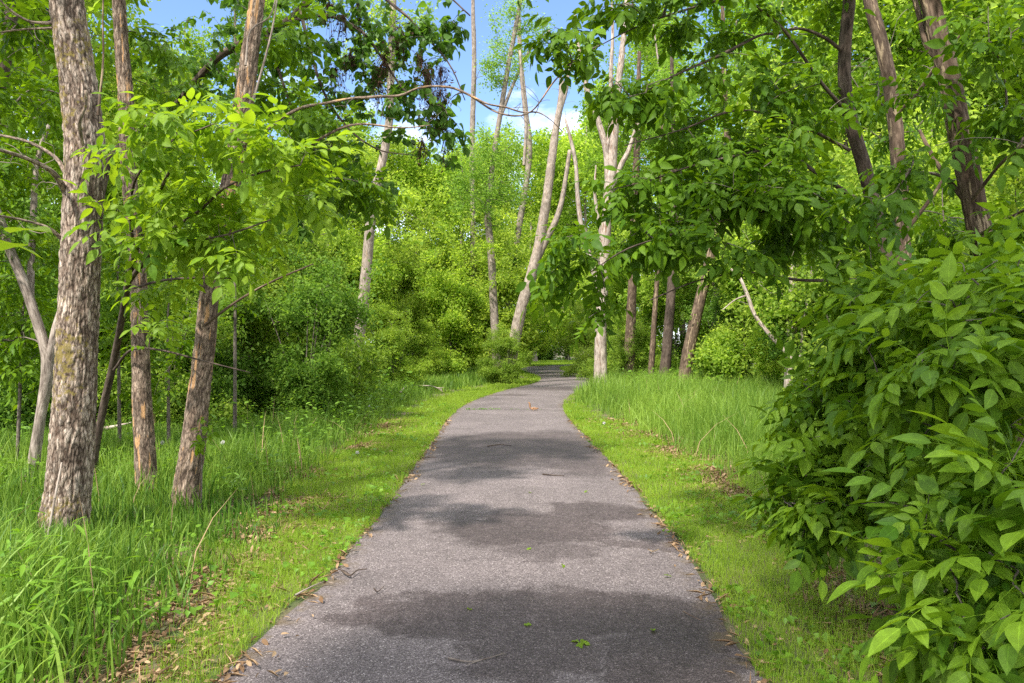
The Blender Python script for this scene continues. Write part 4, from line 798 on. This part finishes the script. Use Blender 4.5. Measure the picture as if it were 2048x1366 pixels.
def plant(kind, v, x, D, s, label, tint=(1, 1, 1), group=None, rz=None, sz=None):
    name = dict(maple='maple_tree', tall='forest_tree', young='young_maple', bush='buckthorn_shrub', fine='honeysuckle_shrub')[kind]
    X = (x-CX)/F*D; cat = 'tree' if kind in ('maple', 'tall', 'young') else 'shrub'
    if (kind, v) not in FIRST:
        tm_, cm = proto(kind, v); root = thing(name, label, cat); kids = []
        for nm, me in (('trunk' if cat == 'tree' else 'stem_sprays', tm_), ('crown' if cat == 'tree' else 'foliage', cm)):
            o = bpy.data.objects.new(nm, me); C.objects.link(o); o.parent = root; kids.append(o)
        FIRST[(kind, v)] = (root, kids)
    else:
        r0, k0 = FIRST[(kind, v)]; root = r0.copy(); C.objects.link(root); kids = []
        for k in k0:
            o = k.copy(); C.objects.link(o); o.parent = root; kids.append(o)
        if 'group' in root: del root['group']
    root['label'] = label; root['category'] = cat
    if group: root['group'] = group
    root.location = (X, D, gz(np.array([X]), np.array([D]))[0]-.02); root.rotation_euler = (0, 0, random.uniform(0, 6.28) if rz is None else rz)
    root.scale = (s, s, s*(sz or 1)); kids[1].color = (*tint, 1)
    return root
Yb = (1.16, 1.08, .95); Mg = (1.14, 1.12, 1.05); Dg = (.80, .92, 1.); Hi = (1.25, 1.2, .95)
for a in [
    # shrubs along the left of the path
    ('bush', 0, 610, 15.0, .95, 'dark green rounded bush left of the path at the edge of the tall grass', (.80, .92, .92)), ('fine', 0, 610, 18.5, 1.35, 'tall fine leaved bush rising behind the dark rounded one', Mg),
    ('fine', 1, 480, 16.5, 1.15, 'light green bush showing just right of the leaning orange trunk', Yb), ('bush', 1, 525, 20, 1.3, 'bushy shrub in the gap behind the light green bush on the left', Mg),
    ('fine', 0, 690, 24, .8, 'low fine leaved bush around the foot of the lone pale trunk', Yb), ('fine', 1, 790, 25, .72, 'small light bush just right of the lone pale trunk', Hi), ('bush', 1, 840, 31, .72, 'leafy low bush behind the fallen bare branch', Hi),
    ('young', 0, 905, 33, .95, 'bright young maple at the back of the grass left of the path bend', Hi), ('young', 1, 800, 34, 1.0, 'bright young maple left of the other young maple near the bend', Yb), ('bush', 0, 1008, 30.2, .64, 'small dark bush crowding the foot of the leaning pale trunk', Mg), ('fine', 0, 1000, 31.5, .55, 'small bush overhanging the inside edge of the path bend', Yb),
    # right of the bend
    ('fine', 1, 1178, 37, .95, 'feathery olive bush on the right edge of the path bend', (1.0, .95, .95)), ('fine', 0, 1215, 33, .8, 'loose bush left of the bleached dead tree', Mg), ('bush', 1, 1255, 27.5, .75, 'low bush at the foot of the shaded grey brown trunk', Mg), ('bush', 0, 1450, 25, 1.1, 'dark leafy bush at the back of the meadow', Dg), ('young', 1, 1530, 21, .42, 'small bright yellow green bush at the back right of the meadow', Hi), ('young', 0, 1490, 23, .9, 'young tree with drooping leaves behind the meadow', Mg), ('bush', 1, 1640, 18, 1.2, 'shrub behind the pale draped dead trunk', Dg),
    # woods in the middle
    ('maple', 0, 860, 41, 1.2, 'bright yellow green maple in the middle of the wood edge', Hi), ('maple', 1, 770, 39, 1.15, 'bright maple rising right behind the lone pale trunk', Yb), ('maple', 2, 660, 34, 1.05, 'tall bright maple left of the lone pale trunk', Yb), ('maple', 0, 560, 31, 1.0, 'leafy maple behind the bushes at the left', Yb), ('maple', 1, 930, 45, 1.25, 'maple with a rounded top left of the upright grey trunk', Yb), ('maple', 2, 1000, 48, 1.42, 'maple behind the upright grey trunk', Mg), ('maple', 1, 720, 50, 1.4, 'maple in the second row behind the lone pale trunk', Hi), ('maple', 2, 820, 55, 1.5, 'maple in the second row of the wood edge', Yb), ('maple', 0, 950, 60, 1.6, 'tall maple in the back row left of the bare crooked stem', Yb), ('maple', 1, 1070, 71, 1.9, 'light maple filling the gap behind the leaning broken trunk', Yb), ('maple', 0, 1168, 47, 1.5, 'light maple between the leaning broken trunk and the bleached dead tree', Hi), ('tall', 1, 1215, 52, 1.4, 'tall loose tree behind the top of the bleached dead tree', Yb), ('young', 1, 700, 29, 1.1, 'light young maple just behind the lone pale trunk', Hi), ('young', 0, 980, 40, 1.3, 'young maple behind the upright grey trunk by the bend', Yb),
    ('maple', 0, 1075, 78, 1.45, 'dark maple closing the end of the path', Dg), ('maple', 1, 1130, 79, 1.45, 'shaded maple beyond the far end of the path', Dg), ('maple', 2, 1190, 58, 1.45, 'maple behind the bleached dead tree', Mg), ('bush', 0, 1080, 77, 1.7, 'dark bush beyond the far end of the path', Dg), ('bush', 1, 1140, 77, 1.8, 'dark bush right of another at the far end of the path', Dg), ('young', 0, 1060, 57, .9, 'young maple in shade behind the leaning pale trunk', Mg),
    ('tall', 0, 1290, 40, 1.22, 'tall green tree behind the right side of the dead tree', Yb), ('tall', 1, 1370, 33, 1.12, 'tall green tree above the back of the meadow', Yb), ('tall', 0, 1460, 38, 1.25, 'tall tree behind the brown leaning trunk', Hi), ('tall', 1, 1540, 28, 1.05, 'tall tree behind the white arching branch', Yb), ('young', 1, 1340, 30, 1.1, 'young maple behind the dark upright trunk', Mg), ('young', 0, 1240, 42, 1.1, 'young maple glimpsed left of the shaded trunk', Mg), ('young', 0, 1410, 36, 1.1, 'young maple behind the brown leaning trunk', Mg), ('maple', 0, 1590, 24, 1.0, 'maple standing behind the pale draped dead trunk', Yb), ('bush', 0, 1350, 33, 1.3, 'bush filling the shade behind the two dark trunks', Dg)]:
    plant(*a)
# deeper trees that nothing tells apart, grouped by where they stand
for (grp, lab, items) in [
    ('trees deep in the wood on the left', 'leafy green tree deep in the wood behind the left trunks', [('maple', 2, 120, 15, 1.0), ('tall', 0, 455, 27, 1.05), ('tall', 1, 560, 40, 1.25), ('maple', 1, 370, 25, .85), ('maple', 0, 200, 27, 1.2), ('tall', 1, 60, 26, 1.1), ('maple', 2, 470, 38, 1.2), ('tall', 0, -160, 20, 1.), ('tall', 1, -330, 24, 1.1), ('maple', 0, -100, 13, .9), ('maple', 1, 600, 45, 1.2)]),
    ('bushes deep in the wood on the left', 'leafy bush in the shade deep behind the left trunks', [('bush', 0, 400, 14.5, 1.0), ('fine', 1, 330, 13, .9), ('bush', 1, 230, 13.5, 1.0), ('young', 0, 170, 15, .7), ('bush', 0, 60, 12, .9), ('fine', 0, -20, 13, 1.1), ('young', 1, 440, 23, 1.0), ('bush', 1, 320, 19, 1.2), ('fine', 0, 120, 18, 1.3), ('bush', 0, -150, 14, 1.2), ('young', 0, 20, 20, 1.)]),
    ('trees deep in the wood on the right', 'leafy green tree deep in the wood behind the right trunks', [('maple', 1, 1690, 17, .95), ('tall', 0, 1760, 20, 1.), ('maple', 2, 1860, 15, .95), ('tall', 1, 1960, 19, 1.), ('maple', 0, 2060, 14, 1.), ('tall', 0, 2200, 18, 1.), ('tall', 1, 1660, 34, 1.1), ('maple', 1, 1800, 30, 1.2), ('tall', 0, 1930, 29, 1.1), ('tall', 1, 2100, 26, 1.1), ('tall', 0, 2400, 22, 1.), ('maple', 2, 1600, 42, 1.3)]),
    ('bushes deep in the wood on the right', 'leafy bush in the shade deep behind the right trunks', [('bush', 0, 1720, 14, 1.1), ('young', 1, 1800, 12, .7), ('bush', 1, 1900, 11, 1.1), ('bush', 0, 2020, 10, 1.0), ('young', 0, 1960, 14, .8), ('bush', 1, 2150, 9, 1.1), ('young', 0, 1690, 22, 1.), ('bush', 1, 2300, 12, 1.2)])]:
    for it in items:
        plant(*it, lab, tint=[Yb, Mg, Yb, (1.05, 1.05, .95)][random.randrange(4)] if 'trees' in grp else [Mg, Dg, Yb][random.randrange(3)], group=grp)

# unseen tree added behind the camera to shade the near path and right bush
for (x, y, s_, lab) in [(-2.4, -3.0, .9, 'tall unseen tree added left behind the camera for shade')]:
    o = plant('tall', 0 if x < 0 else 1, 1024, 5, s_, lab, tint=Mg); o.location = (x, y, 0)

# far wood that reads as one mass
mb = MB(); tm = [tuft(16, 300+k, .55, .38, .6) for k in range(4)]
n = 5200; th = rng.uniform(-1.25, 1.25, n); R = rng.uniform(72, 95, n); zz = rng.uniform(0, 1, n)**.9*(9.5+3.5*np.sin(th*9)+2.5*np.sin(th*23+1)+4*np.abs(th))
pos = np.c_[R*np.sin(th), R*np.cos(th), zz]
scatter(mb, tm, pos, rv(n), np.array([0, -.3, 1.])+rng.normal(size=(n, 3))*.5, rng.uniform(.8, 1.4, n), np.clip(.5+.2*rng.normal(size=n), 0, 1))
tag(mb.build('far_woods', M_wood_leaf), kind='stuff')

# ------------------------------------------------------------------ small things
def stick(name, label, pts, r, mat, cat='twig', forks=()):
    b = MB(); q = catmull([[*p, 0] for p in pts], 14)[:, :3]; tube(b, q, np.linspace(r, r*.45, 14), 6, lump=.25)
    for f in forks: q = catmull([[*p, 0] for p in f], 8)[:, :3]; tube(b, q, np.linspace(r*.6, r*.25, 8), 5, lump=.2)
    return tag(b.build(name, mat, origin=pts[0]), label, cat)
def gp(x, y, z=.034):
    D = F*(CH-z)/(y-HY); return np.array([(x-CX)/F*D, D, z])
stick('twig', 'dark forked twig lying on the left edge of the asphalt', [gp(683, 1140), gp(700, 1150), gp(715, 1140), gp(735, 1137)], .007, B_dark, forks=[[gp(700, 1150), gp(692, 1142), gp(680, 1138)]])
stick('twig', 'straw coloured stick pointing from the left verge onto the asphalt', [gp(590, 1190), gp(625, 1172), gp(650, 1163), gp(668, 1166)], .006, B_pale)
stick('twig', 'small bent twig on the asphalt below the forked dark one', [gp(748, 1176), gp(756, 1182), gp(768, 1172)], .004, B_dark)
stick('twig', 'long thin grey twig on the dark wet patch at the bottom', [gp(897, 1315), gp(935, 1322), gp(965, 1318), gp(1010, 1305)], .005, B_grey, forks=[[gp(965, 1318), gp(945, 1325), gp(930, 1330)]])
stick('twig', 'short reddish twig near the right edge of the asphalt', [gp(1296, 1098), gp(1305, 1102), gp(1318, 1098)], .006, B_brown, forks=[[gp(1305, 1102), gp(1300, 1108)]])
stick('twig', 'thin stick at the lower right edge of the asphalt', [gp(1366, 1222), gp(1385, 1232), gp(1402, 1240)], .004, B_brown)
stick('twig', 'dark twig lying across the path in the far dark band', [gp(975, 892), gp(1000, 889), gp(1022, 891)], .009, B_dark)
stick('twig', 'thin twig on the dry asphalt beyond the first wet patch', [gp(1085, 948), gp(1105, 950), gp(1128, 951)], .007, B_dark)
stick('twig', 'little twig at the left edge of the far dark band', [gp(846, 916), gp(860, 914), gp(872, 915)], .008, B_dark)
stick('fallen_branch', 'bare grey fallen branch arching out of the grass left of the path', [gp(800, 786, .25), P(815, 775, 24.8)+np.array([0, 0, .05]), P(845, 771, 24.6), P(865, 772, 24.4), P(884, 779, 24.2)], .030, B_dead, 'branch', forks=[[P(868, 773, 24.4), P(884, 782, 24.2), P(886, 790, 24.2)], [P(875, 776, 24.3), P(888, 775, 24.1)]])
stick('fallen_log', 'pale broken stick lying in the grass behind the slender trunk', [P(205, 858, 11.2), P(230, 853, 11.2), P(263, 845, 11.2)], .03, B_dead, 'log')
stick('leaning_stick', 'dry reddish stick leaning against the thick furrowed trunk', [P(92, 1100, 5.6), P(108, 1010, 5.7), P(124, 925, 5.85)], .013, B_pale, 'stick')
stick('bare_bough', 'bare bough slanting right across the bush beside the leaning trunk', [P(410, 650, 7.1), P(470, 605, 7.), P(540, 565, 6.9), P(626, 528, 6.8)], .014, B_brown, 'branch')
for (pts, lab) in [([P(490, 130, 6.9), P(500, 60, 6.95), P(540, 30, 7.), P(556, -40, 7.)], 'grey vine hanging beside the top of the leaning trunk'), ([P(505, 200, 6.8), P(520, 150, 6.85), P(545, 50, 6.9), P(560, -60, 6.95)], 'second grey vine running up right of the leaning trunk'), ([P(195, 230, 5.8), P(205, 120, 5.8), P(204, 40, 5.8), P(206, -60, 5.8)], 'thin reddish vine hanging right of the thick furrowed trunk')]:
    stick('hanging_vine', lab, pts, .011, B_grey if 'grey' in lab else B_brown, 'vine')

# dandelion clocks
m, nt, nd = new_mat('seed_head'); bs = nd('ShaderNodeBsdfPrincipled', i_Roughness=.9); bs.inputs['Base Color'].default_value = (.75, .74, .70, 1); nt.links.new(bs.outputs[0], nd('ShaderNodeOutputMaterial').inputs[0])
for (x, y, D, lab) in [(446, 885, 9.2, 'white dandelion clock in the tall grass right of the leaning trunk'), (715, 905, 10.6, 'white dandelion clock at the edge of the left mown strip'), (738, 812, 16.5, 'distant dandelion clock in the grass in front of the bushes'), (325, 885, 9.5, 'dandelion clock between the slender and the leaning trunk'), (1208, 846, 14.2, 'dandelion clock in the mown strip right of the path')]:
    c = P(x, y, D); base = np.array([c[0], c[1], gz(c[:1], c[1:2])[0]]); root = thing('dandelion', lab, 'dandelion', base)
    b = MB(); tubes(b, np.array([[base, (base+c)/2+[.01, 0, 0], c]]), np.full((1, 3), .002), 5); b.build('stem', M_weed, root, base)
    b = MB(); n = 160; d = rv(n); tubes(b, np.stack([np.repeat(c[None], n, 0), c+d*.014, c+d*.024], 1), np.tile(np.array([[.0006, .0012, .0028]]), (n, 1)), 3); b.build('seed_head', m, root, base)
# green leaves dropped on the asphalt
lf = single('hi', .5, .1, 77)
for k, (x, y) in enumerate([(941, 1219), (1063, 1095), (1060, 985), (1175, 981), (850, 968), (1065, 1249), (1307, 1261), (1125, 1128), (1160, 1283), (1326, 1150)]):
    b = MB(); p = gp(x, y, .032); a = rng.uniform(0, 6.28)
    scatter(b, [lf], p[None], np.array([[math.cos(a), math.sin(a), .05]]), np.array([[rng.normal()*.2, rng.normal()*.2, 1]]), np.array([.055 if k != 8 else .075]), np.array([.6]))
    if k == 8: scatter(b, [lf], np.repeat(p[None], 3, 0), np.array([[math.cos(a+q), math.sin(a+q), .05] for q in (1.3, 2.6, 4.2)]), np.tile([[0, 0, 1.]], (3, 1)), np.full(3, .06), np.full(3, .8))
    o = b.build('fallen_leaf', M_sap, origin=p)
    if k == 8: tag(o, 'bright star shaped leaf sprig lying on the lower wet patch', 'leaf')
    else: tag(o, 'small single leaf fallen on the asphalt', 'leaf', 'leaves fallen on the path')

# the squirrel crossing the path, facing right with its tail raised
sq0 = gp(1068, 821, .026)
def skin(name, pts, edges, rad, mat, parent, sub=2):
    me = bpy.data.meshes.new(name); me.from_pydata([tuple(p) for p in pts], edges, []); o = bpy.data.objects.new(name, me); C.objects.link(o); o.parent = parent
    md = o.modifiers.new('skin', 'SKIN')
    for v, r in zip(me.skin_vertices[0].data, rad): v.radius = (r, r) if not isinstance(r, tuple) else r
    me.skin_vertices[0].data[0].use_root = True
    md.use_smooth_shade = True; s = o.modifiers.new('sub', 'SUBSURF'); s.levels = sub; s.render_levels = sub
    me.materials.append(mat); return o
def fur(name, a, b):
    m, nt, nd = new_mat(name); tc = nd('ShaderNodeTexCoord'); n = nd('ShaderNodeTexNoise', i_Scale=90.0, i_Detail=4.0); nt.links.new(tc.outputs['Object'], n.inputs['Vector'])
    rp = nd('ShaderNodeValToRGB'); ramp(rp, [(.35, a), (.65, b)]); nt.links.new(n.outputs[0], rp.inputs[0])
    sz = nd('ShaderNodeSeparateXYZ'); nt.links.new(tc.outputs['Object'], sz.inputs[0])
    mr = nd('ShaderNodeMapRange', i_1=.012, i_2=.032, i_3=1., i_4=0.); nt.links.new(sz.outputs[2], mr.inputs[0])
    mx = nd('ShaderNodeMix', data_type='RGBA'); nt.links.new(mr.outputs[0], mx.inputs[0]); nt.links.new(rp.outputs[0], mx.inputs[6]); mx.inputs[7].default_value = (.45, .33, .24, 1)
    bs = nd('ShaderNodeBsdfPrincipled', i_Roughness=.9); nt.links.new(mx.outputs[2], bs.inputs['Base Color']); nt.links.new(bs.outputs[0], nd('ShaderNodeOutputMaterial').inputs[0]); return m
M_fur = fur('squirrel_fur', (.20, .10, .05), (.36, .20, .10))
sq = thing('squirrel', 'small reddish squirrel with raised tail crossing the path', 'squirrel', sq0)
pts = [(-.045, 0, .042), (-.005, 0, .050), (.035, 0, .045), (.062, 0, .040), (.086, 0, .046), (.108, 0, .038),          # pelvis .. nose
       (-.075, 0, .048), (-.092, 0, .085), (-.090, 0, .125), (-.098, 0, .160), (-.118, 0, .182), (-.130, 0, .176),     # tail
       (-.030, .026, .030), (-.012, .030, .014), (-.028, .030, .005), (-.008, .032, .004), (-.030, -.026, .030), (-.012, -.030, .014), (-.028, -.030, .005), (-.008, -.032, .004),
       (.046, .017, .026), (.040, .019, .012), (.054, .020, .004), (.046, -.017, .026), (.040, -.019, .012), (.058, -.020, .004),
       (.080, .013, .066), (.080, -.013, .066)]
edges = [(0, 1), (1, 2), (2, 3), (3, 4), (4, 5), (0, 6), (6, 7), (7, 8), (8, 9), (9, 10), (10, 11), (0, 12), (12, 13), (13, 14), (14, 15), (0, 16), (16, 17), (17, 18), (18, 19), (2, 20), (20, 21), (21, 22), (2, 23), (23, 24), (24, 25), (4, 26), (4, 27)]
rad = [.032, .033, .027, .020, .019, .007, .016, .020, .023, .024, .020, .010, .017, .010, .005, .005, .017, .010, .005, .005, .011, .006, .005, .011, .006, .005, .005, .005]
skin('body', pts, edges, rad, M_fur, sq)
m, nt, nd = new_mat('eye_black'); bs = nd('ShaderNodeBsdfPrincipled', i_Roughness=.15); bs.inputs['Base Color'].default_value = (.01, .008, .006, 1); nt.links.new(bs.outputs[0], nd('ShaderNodeOutputMaterial').inputs[0])
for s in (1, -1):
    b = MB(); u, v = np.meshgrid(np.linspace(0, np.pi, 7), np.linspace(0, 2*np.pi, 10, endpoint=False), indexing='ij')
    S = np.stack([np.sin(u)*np.cos(v), np.sin(u)*np.sin(v), np.cos(u)], -1).reshape(-1, 3)*.0042+np.array([.092, s*.0165, .050])
    i = np.arange(6)[:, None]*10; j = np.arange(10)[None]; b.add(S, None, np.stack([i+j, i+10+j, i+10+(j+1) % 10, i+(j+1) % 10], -1).reshape(-1, 4)); b.build('eye', m, sq)

# ------------------------------------------------------------------ sky, sun, camera
SUN = np.array([-.40, -.62, .95]); SUN = SUN/np.linalg.norm(SUN)
w = bpy.data.worlds.new('World'); bpy.context.scene.world = w; w.use_nodes = True; nt = w.node_tree; nt.nodes.clear(); nd = lambda t, **k: _nd(nt, t, **k); L = nt.links.new
sky = nd('ShaderNodeTexSky', sky_type='NISHITA', sun_disc=False, sun_elevation=math.asin(SUN[2]), sun_rotation=math.atan2(SUN[0], SUN[1]))
sky.air_density = 1.0; sky.dust_density = .1; sky.ozone_density = 3.0; sky.altitude = 2500
tc = nd('ShaderNodeTexCoord'); mp = nd('ShaderNodeMapping'); mp.inputs['Scale'].default_value = (2.4, 2.4, 5.5); mp.inputs['Location'].default_value = (.35, .2, .0); L(tc.outputs['Generated'], mp.inputs[0])
nz = nd('ShaderNodeTexNoise', i_Scale=1.6, i_Detail=7.0, i_Roughness=.58); L(mp.outputs[0], nz.inputs['Vector'])
sx = nd('ShaderNodeSeparateXYZ'); L(tc.outputs['Generated'], sx.inputs[0])
el = nd('ShaderNodeMapRange', i_1=.08, i_2=.38, i_3=.16, i_4=-.09); L(sx.outputs[2], el.inputs[0])
ad = nd('ShaderNodeMath', operation='ADD'); L(nz.outputs[0], ad.inputs[0]); L(el.outputs[0], ad.inputs[1])
e2 = nd('ShaderNodeMapRange', i_1=.40, i_2=.62, i_3=0., i_4=.30); L(sx.outputs[2], e2.inputs[0])
e3 = nd('ShaderNodeMapRange', i_1=.45, i_2=.0, i_3=0., i_4=.26); L(sx.outputs[1], e3.inputs[0])
mxx = nd('ShaderNodeMath', operation='MAXIMUM'); L(e2.outputs[0], mxx.inputs[0]); L(e3.outputs[0], mxx.inputs[1])  # extra cloud added overhead and behind the camera, out of view, as fill light
ad2 = nd('ShaderNodeMath', operation='ADD'); L(ad.outputs[0], ad2.inputs[0]); L(mxx.outputs[0], ad2.inputs[1])
cr = nd('ShaderNodeMapRange', i_1=.54, i_2=.70, i_3=0., i_4=.95); L(ad2.outputs[0], cr.inputs[0])
mx = nd('ShaderNodeMix', data_type='RGBA'); L(cr.outputs[0], mx.inputs[0]); L(sky.outputs[0], mx.inputs[6]); mx.inputs[7].default_value = (6.4, 6.6, 7.0, 1)
bg = nd('ShaderNodeBackground', i_Strength=.15); L(mx.outputs[2], bg.inputs[0]); L(bg.outputs[0], nd('ShaderNodeOutputWorld').inputs[0])
sl = bpy.data.lights.new('sun', 'SUN'); sl.energy = 3.6; sl.angle = math.radians(2.5); sl.color = (1, .95, .87)
so = bpy.data.objects.new('sun', sl); C.objects.link(so); so.rotation_euler = Vector(-SUN).to_track_quat('-Z', 'Y').to_euler()
cam = bpy.data.cameras.new('camera'); co = bpy.data.objects.new('camera', cam); C.objects.link(co)
co.location = (0, 0, CH); co.rotation_euler = (math.pi/2+math.atan(7/F), 0, 0); cam.lens = 28; cam.sensor_width = 36; cam.clip_end = 2000; cam.clip_start = .05
sc = bpy.context.scene; sc.camera = co
sc.view_settings.view_transform = 'Standard'; sc.view_settings.look = 'None'; sc.view_settings.gamma = 1; sc.view_settings.exposure = 1.22
sc.render.engine = 'CYCLES'
cy = sc.cycles; cy.max_bounces = 8; cy.diffuse_bounces = 5; cy.glossy_bounces = 2; cy.transmission_bounces = 5; cy.transparent_max_bounces = 4; cy.caustics_reflective = False; cy.caustics_refractive = False
cy.use_denoising = False; cy.use_adaptive_sampling = False; cy.sample_clamp_indirect = 8
